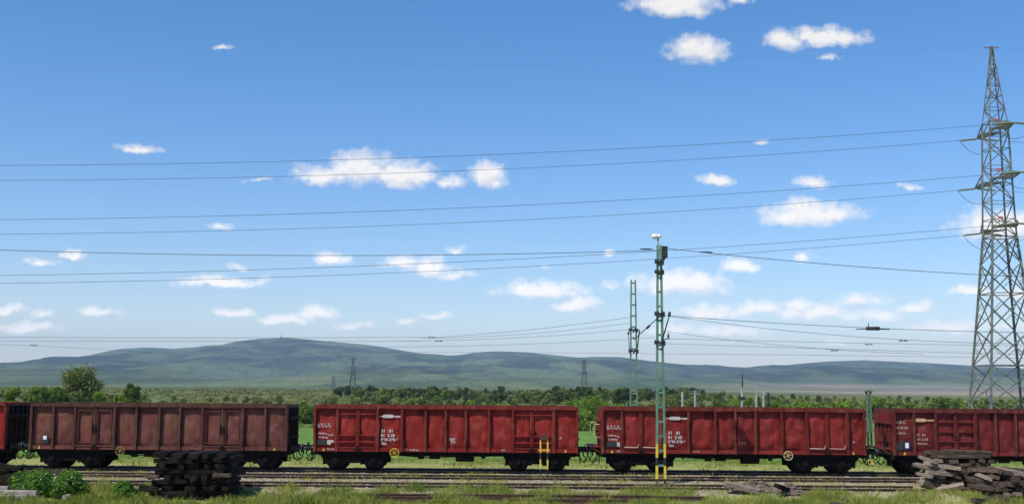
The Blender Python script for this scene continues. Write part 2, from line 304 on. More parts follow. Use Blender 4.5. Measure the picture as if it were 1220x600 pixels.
def ground_mat():
    m = bpy.data.materials.new('grass_and_dirt_ground'); m.use_nodes = True; t = m.node_tree; b = t.nodes['Principled BSDF']
    b.inputs['Roughness'].default_value = 0.95; b.inputs['Specular IOR Level'].default_value = 0.1
    g = nd(t, 'ShaderNodeNewGeometry').outputs['Position']; xyz = nd(t, 'ShaderNodeSeparateXYZ', {0: g})
    def ns(scale, det=5.0, st=(1, 1, 1), ro=0.6):
        mp = nd(t, 'ShaderNodeMapping', {'Vector': g, 'Scale': st})
        return nd(t, 'ShaderNodeTexNoise', {'Vector': mp.outputs[0], 'Scale': scale, 'Detail': det, 'Roughness': ro}).outputs[0]
    def rg(f, a, c): return nd(t, 'ShaderNodeMapRange', {0: f, 1: a, 2: c}).outputs[0]
    def mix(f, a, c):
        n = nd(t, 'ShaderNodeMix', data_type='RGBA')
        for k, q in ((0, f), (6, a), (7, c)):
            if isinstance(q, bpy.types.NodeSocket): t.links.new(q, n.inputs[k])
            else: n.inputs[k].default_value = (*q, 1) if isinstance(q, tuple) else q
        return n.outputs[2]
    def mul(a, c): return nd(t, 'ShaderNodeMath', {0: a, 1: c}, operation='MULTIPLY').outputs[0]
    near = mix(rg(ns(1.1), .35, .65), (0.21, 0.24, 0.06), (0.36, 0.34, 0.12))
    near = mix(rg(ns(0.35), .53, .72), near, (0.30, 0.26, 0.14))
    gravel = mix(rg(ns(6.0, 8.0, ro=.75), .4, .62), (0.22, 0.185, 0.115), (0.48, 0.41, 0.28))
    gravel = mix(rg(ns(1.4, 6.0, (0.5, 1.6, 1)), .48, .62), gravel, (0.24, 0.24, 0.08))
    # yard strip between the tracks
    ywob = nd(t, 'ShaderNodeMath', {0: ns(0.6), 1: 2.2, 2: xyz.outputs[1]}, operation='MULTIPLY_ADD').outputs[0]
    s = mul(rg(ywob, 47.3, 48.5), nd(t, 'ShaderNodeMapRange', {0: ywob, 1: 60.2, 2: 61.6, 3: 1.0, 4: 0.0}).outputs[0])
    near = mix(s, near, gravel)
    far = mix(rg(ns(0.02, 6.0, (.5, 1.6, 1)), .38, .62), (0.10, 0.125, 0.034), (0.14, 0.155, 0.048))
    far = mix(rg(ns(0.006, 5.0, (.6, 2.0, 1)), .50, .60), far, (0.12, 0.115, 0.052))
    far = mix(rg(xyz.outputs[1], 800.0, 1300.0), far, mix(rg(ns(0.006, 5.0, (.5, .4, 1)), .42, .58), (0.06, 0.08, 0.026), (0.12, 0.135, 0.048)))
    mead = mix(rg(ns(0.25), .35, .65), (0.09, 0.175, 0.03), (0.14, 0.23, 0.045))
    mid = mix(rg(xyz.outputs[1], 170.0, 260.0), mead, far)
    near = mix(rg(xyz.outputs[1], 62.0, 75.0), near, mid)
    brown = mix(rg(ns(0.003, 4.0, (.5, 2.5, 1)), .4, .6), (0.29, 0.24, 0.18), (0.21, 0.19, 0.12))
    k = mul(rg(xyz.outputs[0], 250.0, 600.0), rg(xyz.outputs[1], 900.0, 1300.0))
    near = mix(k, near, brown)
    t.links.new(near, b.inputs['Base Color'])
    bp = nd(t, 'ShaderNodeBump', {'Height': ns(9.0, 8.0, ro=.7), 'Strength': 0.9, 'Distance': 0.06})
    t.links.new(bp.outputs[0], b.inputs['Normal'])
    return m
ground = link('ground', np_mesh('ground', gv, gf, ground_mat(), True)); tag(ground, kind='structure')

# ------------------------------------------------------------------ hills
RIDGE = [(-700,452),(-400,446),(-200,436),(-100,433),(0,431),(65,428.5),(100,425),(130,419),(145,414.5),(175,413),(200,414),(230,416.5),(243,417),(262,412),(280,406),
 (310,402.5),(345,401.5),(400,406.5),(440,410),(470,415),(500,420),(530,423.5),(550,421.5),(565,419),(590,417.5),(625,418.5),(650,421),(690,425),(710,424),(740,424.5),
 (790,431),(850,436),(900,441),(920,437),(950,433),(990,429.5),(1030,428),(1060,429.5),(1100,431),(1130,433),(1160,434.5),(1220,438),(1330,443),(1500,449),(1700,454),(2000,460)]
YR = 9000.0
rx_ = []; rz_ = []
for px, py in RIDGE:
    p = at(px, py, YR); rx_.append(p.x); rz_.append(p.z)
def hillz(x, y):
    base = float(np.interp(x, rx_, rz_))
    sm = float(np.mean([np.interp(x+d, rx_, rz_) for d in (-500, -250, 0, 250, 500)]))
    t = (y - 2600)/(YR-2600)
    if t < 0: return -8 - 12*min(1, -t*3)
    if t <= 1:
        pr = t**1.75; H = sm + (base - sm)*sst(.75, 1, t)
        spur = (fbm(x, y*0.7, 1500, 5, 5))*150*math.sin(min(1, t)*math.pi)**0.8*sst(0, .5, t)*(1-sst(.82, 1, t))
        return -4 + H*pr*1.0 + spur*0.62 - 26*abs(fbm(x, y*.4, 420, 8, 4))*sst(.05, .4, t)*(1-sst(.85, 1, t)) + 2.5*fbm(x, y, 90, 6)*t*sst(1, .8, t)
    return base*(1 - 0.8*sst(1, 1.5, t))
hx = np.linspace(-7800, 8200, 330); hy = np.concatenate([np.linspace(2300, 9000, 120), np.linspace(9200, 12000, 10)])
hv = [(x, y, hillz(x, y)) for y in hy for x in hx]; nh = len(hx)
hf = np.array([(j*nh+i, j*nh+i+1, (j+1)*nh+i+1, (j+1)*nh+i) for j in range(len(hy)-1) for i in range(nh-1)])
def hill_mat():
    m = bpy.data.materials.new('wooded_hillside'); m.use_nodes = True; t = m.node_tree; b = t.nodes['Principled BSDF']
    b.inputs['Roughness'].default_value = 1.0; b.inputs['Specular IOR Level'].default_value = 0.0
    g = nd(t, 'ShaderNodeNewGeometry').outputs['Position']; xyz = nd(t, 'ShaderNodeSeparateXYZ', {0: g})
    def ns(scale, st=(1, 1, 1), det=6.0): return nd(t, 'ShaderNodeTexNoise', {'Vector': nd(t, 'ShaderNodeMapping', {'Vector': g, 'Scale': st}).outputs[0], 'Scale': scale, 'Detail': det, 'Roughness': 0.65}).outputs[0]
    def rg(f, a, c, d=0.0, e=1.0): return nd(t, 'ShaderNodeMapRange', {0: f, 1: a, 2: c, 3: d, 4: e}).outputs[0]
    def mix(f, a, c):
        n = nd(t, 'ShaderNodeMix', data_type='RGBA')
        for k, q in ((0, f), (6, a), (7, c)):
            if isinstance(q, bpy.types.NodeSocket): t.links.new(q, n.inputs[k])
            else: n.inputs[k].default_value = (*q, 1)
        return n.outputs[2]
    wood = mix(rg(ns(0.0045, (1, .1, 4), det=10.0), .44, .57), (0.022, 0.040, 0.016), (0.085, 0.120, 0.040))
    wood = mix(rg(ns(0.0018, (1, .12, 5), det=9.0), .54, .60), wood, (0.12, 0.16, 0.055))
    fieldc = mix(rg(ns(0.0030, (1, .15, 3), det=9.0), .44, .56), (0.06, 0.10, 0.03), (0.17, 0.20, 0.075))
    hm = nd(t, 'ShaderNodeMath', {0: ns(0.0009, (1, .8, 1)), 1: 420.0, 2: xyz.outputs[2]}, operation='MULTIPLY_ADD').outputs[0]
    col = mix(rg(hm, 215.0, 290.0), fieldc, wood)
    brown = mix(rg(ns(0.0022, (.5, 1.5, 1)), .4, .6), (0.30, 0.25, 0.19), (0.20, 0.19, 0.12))
    kx = nd(t, 'ShaderNodeMath', {0: rg(xyz.outputs[0], 500.0, 1100.0), 1: rg(xyz.outputs[2], 30.0, 16.0)}, operation='MULTIPLY').outputs[0]
    col = mix(kx, col, brown)
    t.links.new(col, b.inputs['Base Color'])
    t.links.new(nd(t, 'ShaderNodeBump', {'Height': ns(0.012, (1, .3, 2), det=8.0), 'Strength': 1.0, 'Distance': 60.0}).outputs[0], b.inputs['Normal'])
    return m
hills = link('hills', np_mesh('hills', hv, hf, hill_mat(), True)); tag(hills, kind='structure')

# ------------------------------------------------------------------ haze
hz = MB().box(-13000, 13000, -2000, 14000, -45, 480)
hm_ = bpy.data.materials.new('pale_haze'); hm_.use_nodes = True; t = hm_.node_tree; t.nodes.clear()
ho = nd(t, 'ShaderNodeOutputMaterial'); pv = nd(t, 'ShaderNodeVolumePrincipled', {'Color': (0.56, 0.76, 1.0, 1), 'Density': 6.8e-5, 'Anisotropy': 0.0})
t.links.new(pv.outputs[0], ho.inputs['Volume'])
haze = hz.build('haze', hm_); tag(haze, 'pale blue haze lying over the far hills', 'haze', kind='stuff')

# ------------------------------------------------------------------ railway tracks
def track(name, yc, x0, x1, label, shiny):
    root = empty(name, (0, yc, 0), label, 'railway track', 'railway tracks of the goods yard')
    for s in (-1, 1):
        r = MB(); c = s*0.7525
        r.box(x0, x1, c-.07, c+.07, -.155, -.135, 2); r.box(x0, x1, c-.012, c+.012, -.135, -.035, 2); r.box(x0, x1, c-.038, c+.038, -.035, 0, 2)
        r.v = [(a, b, z) for a, b, z in r.v]
        r.box(x0+.01, x1-.01, c-.030, c+.030, 0.0, .003, 1)
        r.build('rail', [M['rail'], M['railtop'] if shiny else M['rail'], M['railweb']], root)
    lo, hi = [], []
    me = MB().box(-.12, .12, -1.25, 1.25, -.30, -.158).mesh('sleeper', M['sleeper'])
    n = int((x1-x0)/.65); xs = [x0 + .3 + i*.65 for i in range(n)]
    xs.sort(key=lambda q: abs(q))
    for q in xs[:84]:
        o = link('sleeper', me, root, (q, random.uniform(-.03, .03), random.uniform(-.014, .002)))
    rest = MB()
    for q in xs[84:]: rest.box(q-.12, q+.12, -1.25, 1.25, -.30, -.152)
    if rest.v: o = rest.build('sleepers', M['sleeper'], root); o['kind'] = 'stuff'
    return root
TRAIN_Y = 57.35
track('railway_track', TRAIN_Y, -120, 120, 'railway track under the row of red open wagons', True)
track('railway_track', 53.62, -120, 120, 'rusty railway track just in front of the wagons, behind the green mast', False)
track('railway_track', 49.2, -120, 17.2, 'rusty railway track nearest the grass, ending at the right timber pile', False)

# ------------------------------------------------------------------ wagons
def text_mesh(body, size, mt, bold=0.0):
    cu = bpy.data.curves.new('lettering', 'FONT'); cu.body = body; cu.size = size; cu.space_line = 0.85; cu.space_character = 1.05
    cu.extrude = 0.001; cu.offset = bold
    o = bpy.data.objects.new('tmp', cu); C.objects.link(o); bpy.context.view_layer.update()
    me = bpy.data.meshes.new_from_object(o.evaluated_get(bpy.context.evaluated_depsgraph_get()))
    bpy.data.objects.remove(o); me.materials.clear(); me.materials.append(mt); return me
def lettering(root, body, size, x, z, mt, y, bold=0.0, name='lettering'):
    me = text_mesh(body, size, mt, bold)
    o = link(name, me, root, (x, y, z)); o.rotation_euler = (R(90), 0, 0); return o
Y0 = -1.40       # near face of the side sheets in wagon space
ZB, ZT = 0.97, 3.0
def lozenge(root, x, z, mt):
    mb = MB(); pts = [(-.30, 0), (-.20, .085), (.22, .085), (.34, 0), (.22, -.075), (-.20, -.075)]
    mb.prism([(x+a, z+b) for a, b in pts], Y0-.034, Y0-.030)
    mb.box(x-.42, x-.28, Y0-.034, Y0-.030, z-.02, z+.02)
    mb.prism([(x+.33, z+.03), (x+.72, z+.035), (x+.66, z-.02), (x+.52, z-.045), (x+.33, z-.03)], Y0-.034, Y0-.030)
    mb.build('logo', mt, root)
def bogie(root, cx):
    b = empty('bogie', (0, 0, 0), None, None); b.parent = root; b.location = (cx, 0, 0)
    w = MB()
    prof = [(-.07, .30), (-.07, .46), (-.055, .462), (.045, .468), (.05, .495), (.075, .495), (.078, .42), (.045, .40), (.03, .16), (.09, .13), (.09, .09)]
    for dx in (-.9, .9):
        wm = MB()
        wm.lathe([(-.74+o, r) for o, r in prof], (0, 0, 0), 'y', 32)
        wm.lathe([(.74-o, r) for o, r in prof], (0, 0, 0), 'y', 32)
        wm.tube([(0, -1.0, 0), (0, 1.0, 0)], .08, 10)
        wo = wm.build('wheelset', M['bogie'], b, loc=(dx, 0, .4615))
    poly = [(-1.62, .92), (-1.64, .74), (-1.46, .52), (-1.30, .30), (-1.18, .20), (-.66, .20), (-.52, .34), (-.36, .46), (-.22, .38), (.22, .38), (.36, .46), (.52, .34), (.66, .20), (1.18, .20), (1.30, .30), (1.46, .52), (1.64, .74), (1.62, .92), (.55, .86), (0, .80), (-.55, .86)]
    for s in (-1, 1):
        f = MB(); f.prism(poly, s*1.10-.09, s*1.10+.09)
        for dx in (-.9, .9):
            f.lathe([(s*1.19, .16), (s*1.26, .15), (s*1.28, .10)] if s > 0 else [(-1.28, .10), (-1.26, .15), (-1.19, .16)], (dx, 0, .4615), 'y', 14)
            for q in (-.30, .30): f.tube([(dx+q, s*1.12, .30), (dx+q, s*1.12, .62)], .10, 10)
        f.build('side_frame', M['bogie'], b)
    m = MB(); m.box(-.28, .28, -1.05, 1.05, .50, .88); m.box(-1.6, -1.45, -1.05, 1.05, .62, .80); m.box(1.45, 1.6, -1.05, 1.05, .62, .80)
    for q in (-1.42, -.38, .38, 1.42):
        for s in (-.74, .74): m.box(q-.06, q+.06, s-.06, s+.06, .30, .62)
        m.box(q-.03, q+.03, -.8, .8, .36, .44)
    m.lathe([(.80, .30), (.95, .30)], (0, 0, 0), 'z', 16)
    m.build('bolster', M['bogie'], b)
    for s in (-1, 1):
        for q in (-1.5, -.30, .30, 1.5):   # brake rigging hanging beside the wheels
            MB().bar((q, s*.95, .78), (q, s*.95, .30), .09, .10).build('brake_hanger', M['bogie'], b)
def make_wagon(label, posts_px, doors, paint, trim, dstyle, dent, plat_left=False, seed=0, end_r=None, rail_hand=True, marks=None, wheel_px=None, mark_mat='white'):
    xs = [at(p, 512, TRAIN_Y-1.45).x for p in posts_px]; x0, x1 = xs[0], xs[-1]; xc = (x0+x1)/2
    root = empty('open_freight_wagon', (xc, TRAIN_Y, 0), label, 'freight wagon', 'open freight wagons coupled in a train')
    L_ = [x-xc for x in xs]; h = (x1-x0)/2; P, T = M[paint], M[trim]; rs = random.Random(seed)
    door_bays = {i for d in doors for i in d}
    def panel(mb, a, b, z0, z1, yb, bulge, dn, sgn=1, sd=0.0):
        def fn(u_, v_):
            e = (16*u_*(1-u_)*v_*(1-v_))**0.5
            e2 = min(1, e*1.3)
            d = bulge*e + dn*e2*(noise.fractal(Vector((a*3+u_*2.6, sd*9+v_*3.2, sd)), .9, 2.0, 3))
            return (a+(b-a)*u_, sgn*(yb-d), z0+(z1-z0)*v_)
        mb.grid(fn, 15, 17)
    # near side sheets
    sw = MB()
    for i in range(len(L_)-1):
        if i in door_bays: continue
        panel(sw, L_[i]+.02, L_[i+1]-.02, ZB+.16, ZT-.02, Y0+.10, .075, dent, 1, seed+i*.7)
    sw.box(-h+.02, h-.02, Y0+.155, Y0+.175, ZB, ZT)
    sw.box(-h+.03, h-.03, Y0-.02, Y0+.15, ZB-.02, ZB+.155)
    sw.build('side_wall', P, root)
    fw = MB(); fw.box(-h+.02, h-.02, -Y0-.06, -Y0-.04, ZB, ZT)
    fw.build('side_wall', P, root)
    fb = MB()
    for i in range(len(L_)-1): panel(fb, L_[i]+.02, L_[i+1]-.02, ZB+.16, ZT-.02, Y0+.01, .03, dent, -1, seed+i)
    fb.box(-h+.03, h-.03, -Y0-.02, -Y0+.02, ZB-.02, ZB+.155)
    for x in L_: fb.box(x-.05, x+.05, -Y0+.022, -Y0+.13, ZB+.02, ZT+.01)
    fb.build('side_sheeting', P, root)
    # posts
    for i, x in enumerate(L_):
        if any(i == d[0]+1 for d in doors):      # middle post between the two door leaves
            mb = MB().box(x-.035, x+.035, Y0-.085, Y0+.145, ZB+.02, ZT); mb.build('door_post', T, root); continue
        w = .055; j = [rs.uniform(-1, 1)*dent*.55 for _ in range(7)]; j[0] = j[-1] = 0
        mb = MB()
        for k in range(6):
            za = ZB-.03 + (ZT-ZB+.02)*k/6; zb_ = ZB-.03 + (ZT-ZB+.02)*(k+1)/6
            dp = .115 if k > 0 else .10
            a, b = x+j[k], x+j[k+1]
            mb.add([(a-w, Y0-dp, za), (a+w, Y0-dp, za), (a+w+.02, Y0+.14, za), (a-w-.02, Y0+.14, za), (b-w, Y0-dp, zb_), (b+w, Y0-dp, zb_), (b+w+.02, Y0+.14, zb_), (b-w-.02, Y0+.14, zb_)],
                   [(0,3,2,1),(4,5,6,7),(0,1,5,4),(1,2,6,5),(2,3,7,6),(3,0,4,7)])
        mb.build('post', T, root)
    # rim
    rim = MB()
    rim.tube([(-h+(2*h)*k/24, Y0-.015, ZT+.075+rs.uniform(-1, 1)*dent*.25) for k in range(25)], .0, 4)
    rim = MB()
    zz = [ZT+rs.uniform(-1, 1)*dent*.22 for _ in range(27)]; yy = [rs.uniform(-1, 1)*dent*.3 for _ in range(27)]
    for k in range(26):
        a, b = -h-.02+(2*h+.04)*k/26, -h-.02+(2*h+.04)*(k+1)/26
        rim.add([(a, Y0-.125+yy[k], zz[k]-.02), (b, Y0-.14+yy[k+1], zz[k+1]-.02), (b, Y0+.05, zz[k+1]-.02), (a, Y0+.05, zz[k]-.02),
                 (a, Y0-.125+yy[k], zz[k]+.14), (b, Y0-.14+yy[k+1], zz[k+1]+.14), (b, Y0+.05, zz[k+1]+.14), (a, Y0+.05, zz[k]+.14)],
                [(0,3,2,1),(4,5,6,7),(0,1,5,4),(2,3,7,6)] + ([(3,0,4,7)] if k == 0 else []) + ([(1,2,6,5)] if k == 25 else []))
    rim.box(-h-.02, h+.02, -Y0-.05, -Y0+.12, ZT-.02, ZT+.14)
    for s in (-1, 1): rim.box(s*h-.03, s*h+.06, Y0+.052, -Y0-.052, ZT-.02, ZT+.135)
    rim.build('top_rim', T, root)
    # end walls
    for s in (-1, 1):
        e = MB(); e.box(s*h-.03, s*h+.0, Y0+.062, -Y0-.062, ZB, ZT-.022)
        for yy_ in (-.85, -.28, .28, .85): e.box(s*h+.002*s if s > 0 else s*h-.10, s*h+.10 if s > 0 else s*h-.002, yy_-.05, yy_+.05, ZB-.05, ZT-.03)
        e.box(min(s*h, s*(h+.16))+.003*s, max(s*h, s*(h+.16)), Y0+.1, -Y0-.1, 2.42, 2.56) if not (s < 0 and not plat_left) else None
        e.box(min(s*(h+.102), s*(h+.12)), max(s*(h+.102), s*(h+.12)), Y0+.1, -Y0-.1, 1.55, 1.62)
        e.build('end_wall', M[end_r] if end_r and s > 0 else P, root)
    # doors
    for a, b in doors:
        for i, xa in ((a, L_[a]), (b, L_[b])):
            xb = L_[i+1]; w = xb-xa; d = MB(); m0, m1 = xa+.075, xb-.075
            if i == a: m1 = xb-.05
            else: m0 = xb-w+.05
            yb = Y0+.05
            panel(d, m0+.03, m1-.03, ZB+.20, ZT-.07, yb+.004, .045, dent*.7, 1, seed*3+i)
            fr = .035
            for q in (m0, m1): d.box(q-fr, q+fr, Y0-.062, Y0+.03, ZB+.16, ZT-.03)
            d.box(m0-fr, m1+fr, Y0-.060, Y0+.028, ZB+.13, ZB+.19); d.box(m0-fr, m1+fr, Y0-.060, Y0+.028, ZT-.085, ZT-.025)
            if dstyle == 'rib':
                for zf in (.15, .32, .87): z = ZB+.16+(ZT-ZB-.2)*zf; d.box(m0+fr, m1-fr, Y0-.095, Y0-.05+.05, z-.028, z+.028)
            elif dstyle == 'triple':
                for zf in (.27, .52, .77): z = ZB+.16+(ZT-ZB-.2)*zf; d.box(m0+fr, m1-fr, Y0-.085, Y0, z-.03, z+.03)
            elif dstyle == 'frame':
                for q in (m0+.10, m1-.10): d.box(q-.014, q+.014, Y0-.075, Y0, ZB+.32, ZT-.2)
                for z in (ZB+.32, ZT-.2): d.box(m0+.10, m1-.10, Y0-.078, Y0, z-.02, z+.02)
            do = d.build('door', P, root)
            if dstyle == 'rod':
                lt = MB(); lt.tube([(m0+.05, Y0-.10, ZB+.27), (m1-.2, Y0-.10, ZB+.25), (m1-.1, Y0-.10, ZB+.27), (m1-.05, Y0-.10, ZB+.42)], .028, 8)
                lt.build('door_rod', M['faded'], do)
            else:
                lt = MB(); q = m1-.02 if i == a else m0+.02
                lt.box(q-.03, q+.03, Y0-.12, Y0-.06, ZB+.75, ZB+1.15); lt.box(q-.05, q+.05, Y0-.14, Y0-.06, ZB+.9, ZB+.97)
                lt.build('door_latch', T if dstyle != 'frame' else M['under'], do)
        k = MB(); q = L_[b]; k.box(q-.16, q+.16, Y0-.10, Y0-.022, ZB+.03, ZB+.13); k.box(q-.06, q+.06, Y0-.13, Y0-.022, ZB+.05, ZB+.24)
        k.build('door_lock', M['under'], root)
    # underframe
    uf = MB(); uf.box(-h+.03, h-.03, Y0+.08, -Y0-.08, ZB-.06, ZB+.02)
    for s in (-1, 1): uf.box(-h+.02, h-.02, s*1.26-.05, s*1.26+.05, ZB-.12, ZB-.022); uf.box(-h, h, s*.3-.06, s*.3+.06, ZB-.28, ZB-.062)
    for s in (-1, 1): uf.box(s*h-.06 if s > 0 else s*h-.14, s*h+.14 if s > 0 else s*h+.06, Y0+.06, -Y0-.06, ZB-.20, ZB+.12)
    uf.prism([(-3.3, ZB-.062), (-2.0, ZB-.26), (2.0, ZB-.26), (3.3, ZB-.062)], -1.0, -.92); uf.prism([(-3.3, ZB-.062), (-2.0, ZB-.26), (2.0, ZB-.26), (3.3, ZB-.062)], .92, 1.0)
    for k in range(9): q = -2.9+k*.72; uf.box(q-.05, q+.05, Y0+.09, -Y0-.09, ZB-.14, ZB-.062)
    uf.build('underframe', M['under'], root)
    br = MB(); br.lathe([(-.45, .17), (-.42, .20), (.42, .20), (.45, .17)], (.9, -.72, ZB-.32), 'x', 16); br.lathe([(-.25, .13), (.25, .13)], (-.55, -.85, ZB-.26), 'x', 14)
    br.tube([(-3.6, -1.15, ZB-.18), (-2.2, -1.16, ZB-.22), (-.9, -1.15, ZB-.30), (1.8, -1.1, ZB-.22), (3.2, -1.15, ZB-.16)], .025, 6)
    br.box(-1.35, -1.05, -1.2, -1.1, ZB-.38, ZB-.10); br.box(1.7, 1.9, -1.2, -1.1, ZB-.34, ZB-.12)
    br.build('brake_gear', M['under'], root)
    bc = min(4.55, h-1.9)
    bogie(root, -bc); bogie(root, bc)
    for s in (-1, 1):
        for yy_ in (-.875, .875):
            pf = [(0, .13), (.10, .13), (.11, .095), (.40, .095), (.41, .075), (.58, .075), (.585, .22), (.62, .215)]
            bm = MB(); bm.lathe([(s*o, r) for o, r in (pf if s > 0 else pf)], (s*(h+.10), yy_, 1.05), 'x', 20)
            if s < 0: bm.f = [f[::-1] for f in bm.f]
            bm.build('buffer', M['buffer'], root)
        cp = MB(); cp.box(min(s*h, s*(h+.42)), max(s*h, s*(h+.42)), -.06, .06, .96, 1.08)
        cp.tube([(s*(h+.35), 0, 1.0), (s*(h+.40), 0, .75), (s*(h+.52), 0, .62), (s*(h+.62), 0, .75), (s*(h+.60), 0, .98)], .035, 8)
        for yy_ in (-.55, -.35, .38): MB().tube([(s*(h+.14), yy_, .88), (s*(h+.24), yy_*.95, .55), (s*(h+.40), yy_*.9, .42), (s*(h+.56), yy_*.85, .60)], .022, 6).build('brake_hose', M['under'], root)
        cp.build('coupler', M['under'], root); cp = MB()
        cp.box(min(s*(h+.14), s*(h+.17)), max(s*(h+.14), s*(h+.17)), Y0+.1, Y0+.45, .45, .50); cp.bar((s*(h+.15), Y0+.12, .86), (s*(h+.15), Y0+.12, .47), .03); cp.bar((s*(h+.15), Y0+.43, .86), (s*(h+.15), Y0+.43, .47), .03)
        cp.build('step', M['under'], root)
    if plat_left:
        pl = MB(); pl.box(-h-.62, -h-.141, Y0+.12, -Y0-.12, 1.22, 1.27)
        for yy_ in (Y0+.16, -Y0-.16): pl.bar((-h-.14, yy_, 1.0), (-h-.58, yy_, 1.22), .05)
        pl.build('brake_platform', T, root)
        for yy_ in ((Y0+.14, -Y0-.14) if rail_hand else ()):
            hr = MB(); hr.tube([(-h-.10, yy_, 1.7), (-h-.36, yy_, 1.68), (-h-.40, yy_, 1.76), (-h-.40, yy_, 2.24), (-h-.34, yy_, 2.32), (-h-.10, yy_, 2.30)], .022, 8)
            hr.build('handrail', M['cream'], root)
        bw = MB(); bw.tube([(-h-.22, -.3+.2*math.cos(a_), 1.95+.2*math.sin(a_)) for a_ in [i*math.pi/10 for i in range(20)]], .018, 6, closed=True); bw.tube([(-h-.1, -.3, 1.95), (-h-.23, -.3, 1.95)], .03, 8); bw.box(-h-.135, -h-.101, -.5, -.1, 1.27, 1.8)
        bw.build('hand_brake', M['under'], root)
    # yellow lifting marks & steps
    ym_ = MB()
    for q in (-h+.45, h-.55): ym_.box(q-.05, q+.05, Y0-.055, Y0-.024, ZB-.0, ZB+.05); ym_.box(q-.02, q+.02, Y0-.055, Y0-.024, ZB+.05, ZB+.13)
    ym_.build('lifting_mark', M['yellow'], root)
    if wheel_px is not None:
        wx = at(wheel_px, 540, TRAIN_Y-1.5).x - xc; hw = MB(); zc = ZB-.08; yb = Y0-.12
        hw.tube([(wx+.21*math.cos(a_), yb, zc+.21*math.sin(a_)) for a_ in [i*math.pi/14 for i in range(28)]], .016, 6, closed=True)
        for k in range(3): a_ = k*math.pi/3+.3; hw.bar((wx-.2*math.cos(a_), yb, zc-.2*math.sin(a_)), (wx+.2*math.cos(a_), yb, zc+.2*math.sin(a_)), .018)
        hw.tube([(wx, yb-.03, zc), (wx, -1.15, zc)], .025, 8)
        hw.build('handwheel', M['cream'] if seed == 3 else M['yellow_dull'] if seed == 5 else M['yellow'], root)
    # lettering and placards
    mm = M[mark_mat]; yl = Y0-.020
    def wx_(p): return at(p, 512, TRAIN_Y-1.43).x - xc
    if marks and marks[0] == 'full':
        _, pxe, pxl, dcol = marks
        lozenge(root, wx_(pxl+11), 2.62, mm)
        lettering(root, '31   81', .20, wx_(pxl+3), 1.86, mm, yl, .008)
        lettering(root, '81  2 05', .19, wx_(pxl+3), 1.65, mm, yl, .008)
        lettering(root, '5954 280-6', .17, wx_(pxl+3), 1.46, mm, yl, .008)
        lettering(root, 'Eas', .17, wx_(pxl+4), 1.28, mm, yl, .006)
        lettering(root, 'A  B  C  D\n52 60 68 72', .13, wx_(pxe), 2.18, mm, yl, .003)
        lettering(root, '14.04 m', .12, wx_(pxe+1), 1.75, mm, yl, .004)
        lettering(root, '36 m2', .11, wx_(pxe+12), 1.68, mm, yl, .004)
        lettering(root, '21 500 kg', .10, wx_(pxe+2), 1.57, mm, yl, .004)
        lettering(root, 'REV 45', .11, wx_(pxe+12), ZB+.035, mm, Y0-.03, .004)
        p = MB().box(wx_(pxe), wx_(pxe+11), yl-.012, yl+.012, 1.26, 1.48); p.build('placard', M[dcol], root)
        p = MB().prism([(wx_(pxe+12), 1.28), (wx_(pxe+16), 1.24), (wx_(pxe+17), 1.36), (wx_(pxe+20), 1.38), (wx_(pxe+20), 1.47), (wx_(pxe+12), 1.47)], yl-.01, yl+.01); p.build('placard', M['white'], root)
    return root, xc, L_
W2P = [375,401.5,426,450,479,507,530.5,554.5,582.5,611,633.5,660,687.5]
w2, xc2, L2 = make_wagon('bright red open wagon in mid train, black placard beside its left ribbed doors', W2P, [(1, 2), (9, 10)], 'red_a', 'trim_a', 'rib', .05, False, 1, marks=('full', 378, 451, 'placard'), wheel_px=470)
lettering(w2, 'REV', .15, at(536, 512, TRAIN_Y-1.43).x-xc2, 1.50, M['white'], Y0-.020, .006); lettering(w2, '12.5', .13, at(537, 512, TRAIN_Y-1.43).x-xc2, 1.38, M['white'], Y0-.020, .006)
lettering(w2, '3 16 088 kg', .11, at(485, 512, TRAIN_Y-1.43).x-xc2, ZB+.03, M['white'], Y0-.03, .004); lettering(w2, '10.2', .11, at(597, 512, TRAIN_Y-1.43).x-xc2, ZB+.05, M['white'], Y0-.03, .004)
lettering(w2, 'B', .15, at(667, 512, TRAIN_Y-1.43).x-xc2, 1.58, M['white'], Y0-.020, .006)
W3P = [718,740.5,763.5,787,820,852,875.5,900.5,931,961,985.5,1010,1030]
w3, xc3, L3 = make_wagon('dented red open wagon behind the tall green mast, bowed panels, cream handwheel', W3P, [(1, 2), (9, 10)], 'red_b', 'trim_b', 'rod', .075, True, 3, marks=('full', 723, 793, 'placard'), wheel_px=939)
lettering(w3, '12.5', .17, at(881, 512, TRAIN_Y-1.43).x-xc3, 1.42, M['faded'], Y0-.020, .006); lettering(w3, 'B', .13, at(1016, 512, TRAIN_Y-1.43).x-xc3, 1.50, M['white'], Y0-.020, .006)
lettering(w3, '6.1.05', .11, at(826, 512, TRAIN_Y-1.43).x-xc3, ZB+.05, M['faded'], Y0-.03, .004)
W1P = [36.5,63,88.5,112.5,136.5,162,189,214,241,265,289,316,341]
w1_, xc1, L1 = make_wagon('rusty brown open wagon with framed doors, second from the left', W1P, [(2, 3), (8, 9)], 'brown', 'trim_brown', 'frame', .03, False, 5, 'end_shaded', wheel_px=143)
mb = MB().box(at(50, 512, 55.9).x-xc1, at(58, 512, 55.9).x-xc1, Y0-.05, Y0-.02, 1.25, 1.60); mb.build('placard', M['placard'], w1_)
mb = MB().box(at(52, 512, 55.9).x-xc1, at(56, 512, 55.9).x-xc1, Y0-.06, Y0-.051, 1.40, 1.58); mb.build('label_plate', M['lamp'], w1_, 'small white plate on a dark placard')
W4P = [1066,1089,1114.5,1138.5,1162.5,1186,1209.5,1236,1263,1289,1313,1337,1363]
